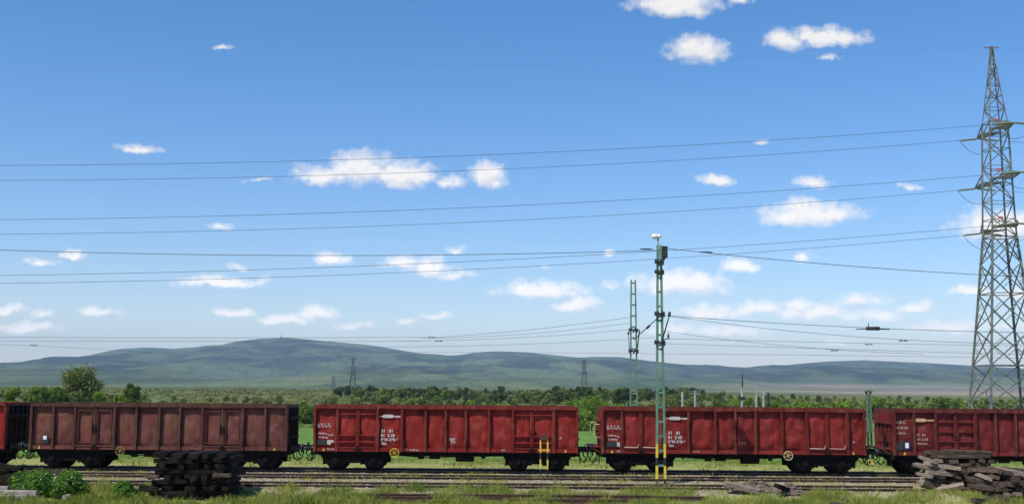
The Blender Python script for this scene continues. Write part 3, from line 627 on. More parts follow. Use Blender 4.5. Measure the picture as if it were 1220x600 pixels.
w4, xc4, L4 = make_wagon('dull red open wagon behind the right timber pile, triple-ribbed doors, blue placard', W4P, [(2, 3), (9, 10)], 'red_c', 'trim_c', 'triple', .05, True, 8, rail_hand=False, mark_mat='faded')
lozenge(w4, at(1097, 512, 55.9).x-xc4, 2.62, M['ochre'])
for tx, sz, px, z in (('A B C', .2, 1067, 2.45), ('52 60 68', .16, 1067, 2.2), ('21 500 kg', .12, 1067, 1.95), ('31  81', .17, 1092, 1.86), ('81 2 05', .16, 1093, 1.66), ('5954 214', .13, 1092, 1.46)):
    lettering(w4, tx, sz, at(px, 512, 55.9).x-xc4, z, M['faded'], Y0-.020, .006)
MB().box(at(1068, 512, 55.9).x-xc4, at(1075, 512, 55.9).x-xc4, Y0-.05, Y0-.03, 1.2, 1.55).build('placard', M['placard'], w4)
MB().box(at(1076, 512, 55.9).x-xc4, at(1084, 512, 55.9).x-xc4, Y0-.05, Y0-.03, 1.2, 1.62).build('placard', M['placard_blue'], w4)
MB().box(at(1078, 512, 55.9).x-xc4, at(1082, 512, 55.9).x-xc4, Y0-.06, Y0-.051, 1.30, 1.54).build('label_plate', M['lamp'], w4, 'small white plate on a blue placard')
W0P = [7-27*k for k in range(12, 0, -1)] + [5]
w0, xc0, L0 = make_wagon('fresh bright red open wagon cut off by the left edge, its dark end showing', W0P, [(2, 3), (8, 9)], 'red_hot', 'trim_a', 'rib', .015, False, 11, 'end_shaded')

# ------------------------------------------------------------------ lattice catenary masts
def lattice_mast(name, px, D, pyb, z_top, wb, wt, label, lower=None, m='mast', clamps=(), nb=12, lw=.09):
    base = at(px, pyb, D); gzz = gz(base.x, D)
    root = empty(name, (base.x, D, gzz-.1), label, 'mast', 'lattice masts along the tracks')
    Hh = z_top - gzz + .1
    def w(z): return wb + (wt-wb)*z/Hh
    leg = MB(); br_ = MB(); dep = .5
    for s in (-1, 1):
        lg = MB()
        segs = [0] + [q for q in (lower or [])] + [Hh]
        for k in range(len(segs)-1):
            a, b = segs[k], segs[k+1]; mi = 0 if not lower or k == len(segs)-2 else (1 + k % 2)
            lg.bar((s*w(a), 0, a), (s*w(b), 0, b), lw, .18, mi)
        lg.build('leg', [M[m], M['black'], M['yellow']], root)
    for k in range(nb):
        z = .9 + (Hh-1.1)*k/(nb-1)
        MB().box(-w(z)+.046, w(z)-.046, -.07, .07, z-.045, z+.045).build('batten', M[m], root)
    for zc, sz in clamps:
        z = zc - gzz + .1; c = MB()
        c.box(-w(z)-.10, w(z)+.10, -.14, .14, z-.03*sz, z+.03*sz); c.box(-w(z)-.13, -w(z)-.06, -.20, .05, z-.06*sz, z+.09*sz); c.box(w(z)+.03, w(z)+.11, -.18, .06, z-.11*sz, z+.08*sz); c.bar((-.05, -.16, z-.16), (.10, -.16, z+.13), .08); c.bar((-w(z), -.15, z+.12), (w(z)*.3, -.15, z-.10), .06)
        c.build('clamp', M['fit'], root)
    return root, w
DA = 51.4
za = lambda py, D=DA, px=788: at(px, py, D).z
mA, wA = lattice_mast('catenary_mast', 787.5, DA, 574, za(292), .185, .07, 'tall green lattice mast with yellow and black striped foot before the dented wagon',
    lower=[.33, .9, 1.25, 1.85], clamps=((za(312), 1.2), (za(324), 1.0), (za(374), 1.2), (za(408), 1.2)), nb=16)
rz0 = mA.location.z; k = MB()
k.tube([(-.03, 0, za(315)-rz0), (-.05, 0, za(284)-rz0)], .035, 8); k.build('lamp_pole', M['mast'], mA)
k = MB(); k.lathe([(-.24, .05), (-.20, .10), (-.02, .13), (.03, .07), (.08, .11), (.19, .07)], (-.10, 0, za(281.5)-rz0), 'x', 14); k.build('lamp', M['lamp'], mA)
k = MB(); z = za(300)-rz0; k.box(.12, .36, -.10, .10, z-.25, z+.26); k.bar((.24, 0, z-.25), (.0, 0, z-.62), .12); k.bar((.1, 0, z-.5), (-.1, 0, z-.6), .12)
for q in range(4): k.box(.10, .38, -.12, .12, z-.22+q*.13, z-.19+q*.13)
k.build('insulator_box', M['fit'], mA)
k = MB(); a = (.0, -.2, za(376)-rz0); b = (-1.12, .35, za(404)-rz0); k.tube([a, b], .022, 8); k.tube([(-.45, .0, za(387.5)-rz0), (-.58, .08, za(391)-rz0)], .055, 8)
k.tube([(.10, -.1, za(404)-rz0), (.38, -.5, za(375)-rz0)], .03, 8); k.tube([(.36, -.48, za(377)-rz0), (.38, -.5, za(372)-rz0)], .06, 8)
k.tube([(.05, 0, za(404)-rz0), (.42, 0, za(403.5)-rz0), (.38, 0, za(396)-rz0)], .02, 6); k.tube([(.37, 0, za(402)-rz0), (.38, 0, za(398)-rz0)], .045, 8)
k.build('cantilever', M['fit'], mA)
DB = 67.6; zb = lambda py: at(755, py, DB).z
mB, wB = lattice_mast('catenary_mast', 755.5, DB, 545, zb(333), .24, .12, 'slimmer green lattice mast standing behind the wagons, left of the tallest mast', clamps=((zb(393), 1.1), (zb(418), 1.1)), nb=16, lw=.075)
k = MB(); r0 = mB.location.z; k.tube([(.2, 0, zb(418)-r0), (.36, 0, zb(392)-r0)], .035, 8); k.tube([(-.24, 0, zb(421)-r0), (-.30, 0, zb(396)-r0)], .02, 6); k.tube([(-.30, 0, zb(398)-r0), (-.30, 0, zb(395)-r0)], .06, 8)
k.build('cantilever', M['fit'], mB)
DC = 65.5; mC, wC = lattice_mast('light_mast', 1037, DC, 552, at(1037, 466, DC).z, .10, .09, 'short mast with yellow foot and white lamp, between the two rightmost wagons', lower=[.2, .5, 1.1, 1.2, 2.0], m='mast_pale', nb=10, lw=.06)
k = MB(); hC = at(1037, 466, DC).z - mC.location.z
k.box(-.22, .22, -.15, .15, hC, hC+.05); k.bar((-.2, 0, hC), (-.08, 0, hC-.25), .04); k.bar((.2, 0, hC), (.08, 0, hC-.25), .04); k.build('head_frame', M['mast_pale'], mC)
MB().lathe([(.05, .09), (.10, .11), (.15, .06)], (0, 0, hC), 'z', 12).build('lamp', M['pole_conc'], mC)

# striped guard posts
gp = at(648, 566, 55.2); root = empty('striped_guard_frame', (gp.x, 55.2, gz(gp.x, 55.2)), 'yellow and black striped two-post frame with grey plate before the bright red wagon', 'guard frame')
for s, in ((-1,), (1,)):
    lg = MB()
    for i, (a, b) in enumerate(((-.1, .35), (.35, .80), (.80, 1.12), (1.12, 1.72))): lg.box(s*.17-.035, s*.17+.035, -.035, .035, a, b, (1 + i) % 2)
    lg.build('leg', [M['yellow'], M['black']], root)
MB().box(-.27, .27, -.03, .03, 1.20, 1.26).build('crossbar', M['yellow'], root)
MB().prism([(-.20, 1.72), (.20, 1.70), (.22, 1.86), (.05, 2.02), (-.19, 1.90)], -.08, .02).build('plate', M['rust'], root)

# ------------------------------------------------------------------ electricity pylon
DP = 143.0; pc = at(1200, 500, DP); PG = gz(pc.x, DP)
pyl = empty('electricity_pylon', (pc.x, DP, PG), 'tall lattice electricity pylon with three crossarms at the right edge', 'pylon')
def zp(py): return at(1187, py, DP).z - PG
prof = [(0, 3.75), (zp(480), 3.25), (zp(435), 2.85), (zp(392), 2.45), (zp(350), 2.08), (zp(314), 1.78), (zp(283), 1.5), (zp(262), 1.44), (zp(241), 1.38), (zp(220), 1.33), (zp(199), 1.28), (zp(178), 1.23), (zp(160), 1.18), (zp(146), 1.12)]
spire = [(zp(146), 1.12), (zp(130), .93), (zp(115), .75), (zp(101), .58), (zp(88), .43), (zp(76), .30), (zp(64), .18), (zp(56), .10)]
allp = prof + spire[1:]
for s in ((-1,-1), (1,-1), (1,1), (-1,1)):
    lg = MB()
    for (z0, w0_), (z1, w1_2) in zip(allp, allp[1:]): lg.bar((s[0]*w0_, s[1]*w0_, z0), (s[0]*w1_2, s[1]*w1_2, z1), .24 if z0 < zp(283) else .17 if z0 < zp(146) else .10)
    lg.build('leg', M['pylon'], pyl)
cs = [(-1,-1), (1,-1), (1,1), (-1,1)]
bm = MB()
for k, ((z0, w0_), (z1, w1_2)) in enumerate(zip(allp, allp[1:])):
    t_ = .125 if z0 < zp(283) else .10
    for i in range(4):
        a, b = cs[i], cs[(i+1) % 4]
        A0 = Vector((a[0]*w0_, a[1]*w0_, z0)); B0 = Vector((b[0]*w0_, b[1]*w0_, z0)); A1 = Vector((a[0]*w1_2, a[1]*w1_2, z1)); B1 = Vector((b[0]*w1_2, b[1]*w1_2, z1))
        if z0 < zp(283):
            bm.bar(A0, B1, t_); bm.bar(B0, A1, t_)
            if k % 2 == 1: bm.bar(A1, B1, t_)
            mid = (A0+B0+A1+B1)/4; bm.bar((A0+A1)/2, (A0+mid)/2, .06); bm.bar((B0+B1)/2, (B0+mid)/2, .06); bm.bar((A0+A1)/2, (A1+mid)/2, .06); bm.bar((B0+B1)/2, (B1+mid)/2, .06)
        else:
            if (k+i) % 2: bm.bar(A0, B1, t_)
            else: bm.bar(B0, A1, t_)
            bm.bar(A1, B1, t_*.8)
bm.build('bracing', M['pylon'], pyl)
ALV = [(156, 4.7, 0), (215, 6.0, 1), (272, 4.7, 2)]
tips = {}
for py, hl, k in ALV:
    z = zp(py); w_ = float(np.interp(z, [p[0] for p in prof], [p[1] for p in prof]))
    for s in (-1, 1):
        ca = MB(); tip = Vector((0.25*-s, s*hl, z))
        for q in (-1, 1):
            for zz_ in (0, 1.0):
                ca.bar((q*w_, s*w_, z+zz_), tip + Vector((q*.18, 0, .0)), .12)
            for f1, f2 in ((0, .33), (.33, .66), (.66, 1)):
                p1 = Vector((q*w_, s*w_, z)).lerp(tip, f1); p2 = Vector((q*w_, s*w_, z+1.0)).lerp(tip, f2); ca.bar(p1, p2, .07)
        for f in (.0, .15, .3, .45, .6, .75):
            p1 = Vector((-w_, s*w_, z)).lerp(tip, f); p2 = Vector((w_, s*w_, z)).lerp(tip, f+.2); p3 = Vector((w_, s*w_, z)).lerp(tip, f); p4 = Vector((-w_, s*w_, z)).lerp(tip, f+.2)
            ca.bar(p1, p2, .11, .05); ca.bar(p3, p4, .11, .05); ca.bar(p1, p3, .11, .05)
        ca.bar((-w_, s*w_, z), (w_, s*w_, z), .12); tips[(k, s)] = tip
        ca.build('crossarm', M['pylon'], pyl)
    sg = MB().box(-w_*.5, -w_*.5+.6, -w_-.14, -w_-.09, z+1.05, z+1.28); sg.build('warning_plate', M['signred'], pyl)
PK = MB(); PK.bar((-.9, 0, zp(57)), (.9, 0, zp(57)), .14); PK.build('peak_arm', M['pylon'], pyl)
DIRL = Vector((-125, -11, 0)).normalized(); DIRR = Vector((125, -6, 0)).normalized()
def insul(p, d, drop):
    d = (Vector(d) + Vector((0, 0, drop))).normalized(); e = p + d*2.55; mb = MB()
    for off in (-.14, .14):
        o = Vector((0, off, 0)); n_ = 16; pts = []; rr = []
        for j in range(n_*2+1):
            pts.append(p + o + d*(.25+2.1*j/(n_*2))); rr.append(.13 if j % 2 else .06)
        mb.tube(pts, rr, 8)
    mb.bar(p, p+d*.3, .18, .10); mb.bar(e-d*.25, e, .30, .08)
    mb.build('insulator', M['glass_ins'], pyl); return e
def cable(name, p0_, p1_, sag, r, label, grp, n=48, m='wire', cat='power line'):
    pts = []
    for i in range(n+1):
        t_ = i/n; p = Vector(p0_).lerp(Vector(p1_), t_); p.z -= 4*sag*t_*(1-t_); pts.append(p)
    o0 = pts[0].copy(); mb = MB(); mb.tube([p-o0 for p in pts], r, 5)
    o = mb.build(name, M[m], None, loc=o0); return tag(o, label, cat, grp)
off = Vector((pc.x, DP, PG)); lev = ['top', 'middle', 'lowest']
for (k, s), tip in tips.items():
    eL = insul(tip, DIRL, -.12); eR = insul(tip, DIRR, -.10)
    jm = MB(); jm.tube([eL.lerp(eR, i/16) + Vector((0, 0, -7.2*(i/16)*(1-i/16))) for i in range(17)], .03, 6); jm.build('jumper', M['wire'], pyl)
    side = 'near, upper' if s < 0 else 'far, lower'
    a = off + eL; b = a + DIRL*322; b.z = a.z
    cable('power_line', a, b, 8.6, .024, f'{side} cable of the {lev[k]} pair running left from the pylon', 'cables strung from the pylon', 60)
    a = off + eR; b = a + DIRR*220; b.z = a.z+1
    cable('power_line', a, b, 4.5, .024, f'{side} cable of the {lev[k]} pair leaving right of the pylon', 'cables strung from the pylon', 30)
a = off + Vector((-.9, 0, zp(57))); b = a + DIRL*325; cable('power_line', a, b, 7.0, .006, 'thin single earth cable from the pylon peak, highest of all the cables', 'cables strung from the pylon', 60)
a = off + Vector((.9, 0, zp(57))); b = a + DIRR*220; cable('power_line', a, b, 4.0, .006, 'thin earth cable leaving the pylon peak to the right edge', 'cables strung from the pylon', 30)

# far pylons
def far_pylon(px, pt, D, label, arms):
    p = at(px, 465, D); z0 = gz(p.x, D); top = at(px, pt, D).z - z0
    root = empty('electricity_pylon', (p.x, D, z0), label, 'pylon', 'small pylons far off before the hills'); 
    b = MB(); lv = 9
    for i in range(lv):
        za_, zb_ = top*i/lv, top*(i+1)/lv; wa, wb_ = 2.2*(1-i/lv)+.3, 2.2*(1-(i+1)/lv)+.3
        for j in range(4):
            a, c = cs[j], cs[(j+1) % 4]
            b.bar((a[0]*wa, a[1]*wa, za_), (a[0]*wb_, a[1]*wb_, zb_), .45); b.bar((a[0]*wa, a[1]*wa, za_), (c[0]*wb_, c[1]*wb_, zb_), .24)
    b.build('tower', M['pylon_far'], root)
    for zf, hw in arms:
        c = MB(); c.bar((-hw, 0, top*zf), (hw, 0, top*zf), .40, .3); c.bar((-hw, 0, top*zf), (0, 0, top*zf+1.1), .2); c.bar((hw, 0, top*zf), (0, 0, top*zf+1.1), .2); c.build('crossarm', M['pylon_far'], root)
far_pylon(420, 426, 900, 'small lattice pylon with wide crossarms far off, below the highest hill', [(.97, 3.5), (.72, 5.5), (.55, 6)])
far_pylon(696, 428, 820, 'thin lattice pylon far off behind the gap of the middle wagons', [(.93, 2.2), (.78, 2.6), (.62, 2.6)])
far_pylon(397, 447, 1300, 'tiny pale pylon left of the wide-armed one, before the hills', [(.9, 4.5)])

# ------------------------------------------------------------------ overhead wires
def wire(pts, D, r, label, D1=None, grp='overhead wires above the tracks', sub=14):
    """pts: a few points given along the wire; smooth polyline through them at distance D"""
    xs = [p[0] for p in pts]; ys = [p[1] for p in pts]; n = max(3, int((xs[-1]-xs[0])/40)); P3 = []
    for i in range(n+1):
        x = xs[0] + (xs[-1]-xs[0])*i/n
        y = 0.0
        if len(pts) == 2: y = np.interp(x, xs, ys)
        else:
            c = np.polyfit(xs, ys, min(len(pts)-1, 2)); y = np.polyval(c, x)
        d = D if D1 is None else D + (D1-D)*i/n
        P3.append(at(x, float(y), d))
    o0 = P3[0].copy(); o = MB().tube([p-o0 for p in P3], r, 5).build('overhead_wire', M['wire'], None, loc=o0)
    return tag(o, label, 'overhead wire', grp)
wire([(-160, 292), (0, 296.5), (380, 304), (700, 303), (784, 296)], DA, .014, 'dark wire from the left edge to the top of the tallest green mast')
wire([(792, 296), (845, 300.5), (1000, 316), (1165, 327), (1380, 335)], DA, .014, 'dark wire dropping right from the tallest green mast in front of the pylon')
wires = [([(-160, 400.5), (0, 401.5), (250, 402), (520, 401.5)], 66, .010, 'upper contact wire over the left hill, level with the hilltop'),
 ([(-160, 405), (0, 405.5), (250, 406.5), (500, 406)], 66, .009, 'contact wire just below the upper one over the left hill'),
 ([(-160, 406), (0, 409), (100, 416), (180, 419)], 80, .009, 'short sagging wire over the leftmost low ridge'),
 ([(520, 401.4), (560, 399.5), (660, 389), (750, 378)], 66, .010, 'topmost wire climbing right to the slim mast over the middle hill'),
 ([(500, 402.5), (560, 402.5), (660, 394), (750, 385)], 66.5, .009, 'second wire climbing right to the slim mast over the middle hill'),
 ([(470, 406), (569, 404.5), (660, 399), (750, 392.5)], 67, .009, 'third wire climbing right towards the slim mast'),
 ([(440, 413), (520, 412.5), (638, 409), (780, 402)], 75, .009, 'fourth flat wire rising gently behind the slim mast'),
 ([(380, 419), (569, 419.5), (780, 421)], 80, .008, 'lowest wire grazing the middle hill crest'),
 ([(788, 375), (835, 379), (1035, 391), (1162, 394), (1400, 397)], DA, .012, 'wire from the tallest mast carrying the dark section insulator'),
 ([(790, 376), (918, 390), (1076, 405.6), (1162, 408), (1400, 406)], 56, .010, 'wire falling steepest right of the tallest mast'),
 ([(788, 394), (880, 405), (993, 417), (1100, 421)], 62, .009, 'wire falling low towards the right hill with a small spacer'),
 ([(790, 403), (952, 406.7), (1162, 411), (1400, 414)], 66, .010, 'nearly level wire above the right hill, upper one'),
 ([(788, 409), (970, 414), (1162, 421), (1400, 426)], 66, .009, 'nearly level wire above the right hill, middle one'),
 ([(788, 421.5), (962, 422), (1162, 426), (1400, 430)], 75, .009, 'nearly level wire just clear of the right hill')]
for p, D, r, lb in wires: wire(p, D, r, lb)
c = at(1040, 391, DA); root = empty('section_insulator', c, 'dark section insulator hanging on the wire before the right clouds', 'insulator')
MB().lathe([(-.30, .04), (-.29, .085), (.29, .085), (.30, .04)], (0, 0, 0), 'x', 12).build('body', M['fit'], root)
MB().bar((-.75, 0, -.03), (.75, 0, -.03), .05, .04).build('bar', M['fit'], root)
MB().bar((-.2, 0, .0), (-.2, 0, .25), .03).build('hanger', M['fit'], root)
for (px, py, D, lb) in ((1076, 405.6, 56, 'small wire spacer right of the big section insulator'), (1035, 410, 66, 'small wire spacer right under the big section insulator'), (994, 417.3, 62, 'small wire spacer left of the big section insulator, over the right hill'),
                        (514, 401.5, 66, 'small wire spacer at the fork over the middle saddle'), (523, 406, 67, 'small wire spacer just under the wire fork'), (40, 411, 80, 'small dark wire spacer near the left edge')):
    c = at(px, py, D); s = MB(); s.bar((-.15, 0, 0), (-.06, 0, 0), .07, .055); s.bar((.06, 0, 0), (.15, 0, 0), .07, .055); s.bar((-.24, 0, 0), (.24, 0, 0), .03)
    tag(s.build('wire_spacer', M['fit'], None, loc=c), lb, 'wire spacer', 'small spacers on the overhead wires')
for px, D in ((770, DA), (841, DA)):
    c = at(px, 296.6 if px < 800 else 300.3, D); s = MB(); s.tube([(-.3, 0, .01), (-.1, 0, 0), (.1, 0, 0), (.3, 0, -.01)], [.018, .034, .034, .018], 8)
    tag(s.build('line_insulator', M['fit'], None, loc=c), 'small dark line insulator just ' + ('left' if px < 800 else 'right') + ' of the tallest mast top', 'insulator', 'line insulators near the tallest mast')

# ------------------------------------------------------------------ poles behind the train
def pole(px, pt, D, label, style):
    p = at(px, 475, D); z0 = gz(p.x, D); Ht = at(px, pt, D).z - z0
    root = empty('utility_pole', (p.x, D, z0), label, 'pole', 'poles standing behind the train')
    m = MB(); m.tube([(0, 0, -.2), (0, 0, Ht)], [.045, .04] if style == 'faint' else [.12, .09], 10); m.build('shaft', M['pylon_far'] if style == 'faint' else M['pole_conc'], root)
    if style == 'spike':
        k = MB(); k.box(-.2, .2, -.1, .1, Ht-1.0, Ht-.75); k.tube([(.05, 0, Ht), (.05, 0, Ht+1.1)], .05, 6); k.build('bracket', M['fit'], root)
    if style == 'twin':
        k = MB(); k.tube([(.6, 0, -.2), (.6, 0, Ht-.2)], [.12, .09], 10); k.box(-.2, .95, -.08, .08, Ht-.5, Ht-.35); k.build('second_shaft', M['pole_conc'], root)
        k = MB(); k.tube([(1.0, 0, Ht-1.9), (1.0, 0, Ht-.3)], .08, 6); k.box(.9, 1.1, -.1, .1, Ht-1.1, Ht-.3); k.build('bracket', M['fit'], root)
    if style == 'arm':
        k = MB(); k.box(-.5, .5, -.06, .06, Ht-.35, Ht-.25)
        for q in (-.45, -.2, .2, .45): k.tube([(q, 0, Ht-.25), (q, 0, Ht-.05)], .05, 8)
        k.build('crossarm', M['pole_conc'], root)
pole(884, 461, 92, 'pale concrete pole with a dark spike, left of the twin poles', 'spike')
pole(901, 463, 96, 'pair of pale concrete poles rising above the dented wagon', 'twin')
pole(813, 466, 98, 'plain pale pole right of the tallest green mast', 'plain')
pole(828, 465, 112, 'thin pole with a white insulator crossarm', 'arm')
pole(380, 472, 110, 'short faint pole above the left end of the bright wagon', 'faint')
pole(412, 472, 115, 'short faint pole above the left doors of the bright wagon', 'faint')

# ------------------------------------------------------------------ vegetation
def quads(cen, nrm, size, aspect=1.6, up=None):
    n = len(cen); r = rng.normal(size=(n, 3)); a = np.cross(nrm, r); a /= np.linalg.norm(a, axis=1)[:, None]+1e-9; b = np.cross(nrm, a); b /= np.linalg.norm(b, axis=1)[:, None]+1e-9
    s = (size if np.ndim(size) else np.full(n, size))[:, None]
    V = np.stack([cen - a*s*aspect/2, cen - b*s/2, cen + a*s*aspect/2, cen + b*s/2], 1).reshape(-1, 3)
    return V, np.arange(n*4).reshape(-1, 4)
def crown(h, w, n, leaf, clumps=26, base=.25, seed=0, conical=0.0):
    g = np.random.default_rng(seed); cs_ = []
    for i in range(clumps):
        zf = g.uniform(base, .92); th = g.uniform(0, 2*math.pi)
        env = math.sin(math.pi*min(1, max(.02, (zf-base*.6)/(1.06-base*.6)))**.8)**.6
        env = env*(1-conical) + conical*(1.05-zf)
        rr = w/2*env*g.uniform(.25, .8); cs_.append((rr*math.cos(th), rr*math.sin(th), zf*h, w*g.uniform(.13, .25)))
    cs_ = np.array(cs_); ix = g.integers(0, clumps, n); c = cs_[ix]
    d = g.normal(size=(n, 3)); d /= np.linalg.norm(d, axis=1)[:, None]; r = g.uniform(.55, 1.05, n)**.6
    p = c[:, :3] + d*(c[:, 3]*r)[:, None]*np.array([1, 1, .8])
    nr = d + g.normal(size=(n, 3))*.55
    p[:, 2] = np.maximum(p[:, 2], .03*h)
    return quads(p, nr, leaf*g.uniform(.6, 1.3, n))
def trunk_mb(h, w, seed, r0=.0):
    rs = random.Random(seed); mb = MB(); r = r0 or h*.028
    mb.tube([(0, 0, -.3), (rs.uniform(-.1, .1), 0, h*.3), (rs.uniform(-.2, .2), rs.uniform(-.2, .2), h*.75)], [r*1.2, r*.85, r*.25], 7)
    for i in range(7):
        th = rs.uniform(0, 6.28); z = h*rs.uniform(.2, .55); l = w*rs.uniform(.25, .42)
        mb.tube([(0, 0, z), (math.cos(th)*l*.5, math.sin(th)*l*.5, z+h*.1), (math.cos(th)*l, math.sin(th)*l, z+h*rs.uniform(.15, .3))], [r*.5, r*.35, r*.12], 5)
    return mb
def tree_thing(name, px, py_top, D, w, label, mt, n=5000, leaf=.22, seed=0, cat='tree', grp=None, base=.2, clumps=30, conical=0.0, stem=True):
    p = at(px, 470, D); z0 = gz(p.x, D); h = at(px, py_top, D).z - z0
    root = empty(name, (p.x, D, z0), label, cat, grp)
    V, F = crown(h, w, n, leaf, clumps, base, seed, conical); link('crown' if stem else 'foliage', np_mesh('crown', V, F, M[mt]), root)
    trunk_mb(h, w, seed).build('trunk' if stem else 'stem', M['bark'], root)
    return root
tree_thing('broadleaf_tree', 95, 438.5, 190, 7.8, 'round full-crowned tree rising above the brown wagon, tallest at left', 'leaf_olive', 9000, .26, 3, clumps=60, base=.12)
tree_thing('broadleaf_tree', 157, 455, 200, 3.9, 'small dark rounded tree right of the big round tree', 'leaf_mid', 3000, .24, 5, clumps=24)
tree_thing('broadleaf_tree', 46, 461, 180, 4.5, 'green bushy tree just left of the big round tree', 'leaf_mid', 3500, .24, 6, clumps=30, base=.1)
tree_thing('broadleaf_tree', 66, 462, 185, 4.5, 'second green bushy tree, touching the big round tree', 'leaf_mid', 3500, .24, 16, clumps=30, base=.1)
shr = 'bushes along the meadow behind the train'
for px, pt, D, w, lb, mt, sd in ((16, 462, 165, 3.4, 'bright yellow-green bush above the left wagons coupling', 'leaf_bright', 7), (120, 466, 170, 4.0, 'bright bush right below the big round tree', 'leaf_bright', 8),
        (140, 468, 172, 2.6, 'low bright bush under the small rounded tree', 'leaf_bright', 9), (366, 484, 185, 4.6, 'green bush showing between the brown and bright red wagons', 'leaf_mid', 10),
        (701, 474, 200, 7.5, 'pale green bush showing between the bright red and dented wagons', 'leaf_bright', 12), (694, 492, 165, 4.6, 'dark lower bush behind the bright red wagon right end', 'leaf_mid', 13),
        (800, 470, 210, 6.0, 'olive bush right behind the tallest green mast', 'leaf_olive', 14)):
    tree_thing('bush', px, pt, D, w, lb, mt, 2600, .22, sd, 'bush', shr, .05, 24, stem=False)
# trees in the far tree line: single-mesh copies of a few prototypes
def far_proto(h, w, n, leaf, mt, seed, conical=0.0):
    V, F = crown(h, w, n, leaf, 20, .12, seed, conical)
    me = np_mesh('far_tree', V, F, M[mt]); t_ = MB(); t_.tube([(0, 0, -.4), (0, 0, h*.7)], [h*.03, h*.01], 6)
    tv = np.array(t_.v); bmv = MB(); 
    me2 = bpy.data.meshes.new('far_tree'); vs = np.vstack([V, tv]); fs = [tuple(f) for f in F.tolist()] + [tuple(len(V)+i for i in f) for f in t_.f]
    me2.from_pydata(vs.tolist(), [], fs); me2.materials.append(M[mt]); me2.materials.append(M['bark'])
    mi = [0]*len(F) + [1]*len(t_.f); me2.polygons.foreach_set('material_index', mi); me2.update(); bpy.data.meshes.remove(me); return me2
PR = {'dark': [far_proto(6.4, 6.0, 800, .55, 'leaf_dark', 20+i, .25*i) for i in range(3)], 'olive': [far_proto(6, 6.2, 800, .5, 'leaf_olive', 30+i) for i in range(3)],
      'bright': [far_proto(5, 5.4, 800, .42, 'leaf_bright', 40+i) for i in range(2)], 'mid': [far_proto(6, 6.0, 800, .45, 'leaf_mid', 50+i) for i in range(2)]}
rs = random.Random(3)
ZONES = [(30, 'above the far left wagon'), (90, 'left of the big round tree'), (175, 'around the big round tree'), (250, 'above the brown wagon middle'), (345, 'above the brown wagon right doors'),
 (378, 'above the gap beside the brown wagon'), (408, 'above the bright wagon left end'), (432, 'by the wide-armed far pylon'), (480, 'above the bright wagon lozenge mark'), (530, 'left of the bright wagon centre'), (585, 'above the bright wagon centre'),
 (635, 'left of the bright wagon right doors'), (683, 'above the bright wagon right doors'), (715, 'above the gap beside the bright wagon'), (750, 'left of the slim green mast'), (784, 'between the two green masts'),
 (824, 'right of the tallest green mast'), (878, 'left of the spiked pole'), (905, 'by the spiked and twin poles'), (960, 'above the cream handwheel'), (1030, 'left of the white-lamp mast'), (1065, 'right of the white-lamp mast'),
 (1110, 'above the blue placard'), (1155, 'left of the big pylon'), (1300, 'behind the big pylon')]
NTH = ['first', 'second', 'third', 'fourth', 'fifth', 'sixth', 'seventh', 'eighth', 'ninth', 'tenth', 'eleventh', 'twelfth', 'thirteenth', 'fourteenth']
def zone(px): return next((z for e, z in ZONES if px < e), 'behind the big pylon')
def scatter(n, x0, x1, D0, D1, kinds, s0, s1, label, grp, cat='tree', topy=None):
    made = {}
    for i in range(n):
        D = rs.uniform(D0, D1); px = x0 + (x1-x0)*(i+rs.uniform(.1, .9))/n; p = at(px, 470, D)
        o = link('far_tree' if cat == 'tree' else 'far_bush', rs.choice(PR[rs.choice(kinds)])); o.location = (p.x, D, gz(p.x, D)-.1); o.rotation_euler = (0, 0, rs.uniform(0, 6.28))
        k = rs.uniform(s0, s1); kk = k*rs.uniform(.9, 1.25); o.scale = (kk, kk, k); tag(o, f'{label} {zone(px)}', cat, grp); made.setdefault(zone(px), []).append(o)
    for z_, os_ in made.items():
        if len(os_) > 1:
            for q_, o in enumerate(os_): o['label'] = f'{label} {z_}, {NTH[q_]} from left'
scatter(86, 400, 840, 540, 780, ['dark', 'dark', 'dark', 'olive'], .62, 1.0, 'dark tree in far treeline', 'dark trees of the far treeline')
scatter(54, 420, 860, 360, 540, ['olive', 'dark', 'olive', 'mid'], .50, .88, 'olive tree before dark treeline', 'olive trees before the far treeline')
scatter(40, 380, 880, 230, 330, ['olive', 'mid', 'bright'], .42, .62, 'light green meadow bush', 'light bushes above the middle wagons', 'bush')
scatter(36, 840, 1230, 420, 620, ['olive', 'dark', 'mid'], .38, .58, 'olive tree before pale fields', 'olive trees of the right treeline')
scatter(44, 850, 1240, 190, 300, ['bright', 'mid', 'olive'], .55, .78, 'fresh green nearer tree', 'fresh green trees above the right wagons')
scatter(16, 170, 380, 210, 420, ['olive', 'olive', 'mid'], .28, .5, 'olive scrubland shrub', 'shrubs in the left scrubland', 'bush')
scatter(22, -60, 170, 300, 560, ['olive', 'mid', 'olive'], .45, .8, 'olive hedge tree', 'olive trees far left')
# low scrub that reads as one mass
n = 4200; D_ = 160*np.exp(rng.uniform(0, 1, n)*math.log(1500/160)); xx = rng.uniform(-.62, .62, n)*D_; kp = ~((xx > 150) & (D_ > 650)); D_ = D_[kp]; xx = xx[kp]; n = len(xx); sz_ = rng.uniform(.5, 1.6, n)*np.clip(D_/500, .6, 1.6)
Vs = []; per = 26
cen = np.repeat(np.stack([xx, D_, np.array([gz(a, b) for a, b in zip(xx, D_)])+sz_*.35], 1), per, 0); dd = rng.normal(size=(n*per, 3)); dd /= np.linalg.norm(dd, axis=1)[:, None]
sr = np.repeat(sz_, per)[:, None]; pp = cen + dd*sr*np.array([1.7, 1.7, .40])
V, F = quads(pp, dd+rng.normal(size=dd.shape)*.4, (sr[:, 0]*.55)); o = link('scrub', np_mesh('scrub', V, F, M['scrub'])); tag(o, 'low olive scrub covering the plain behind the train', 'scrub', kind='stuff')
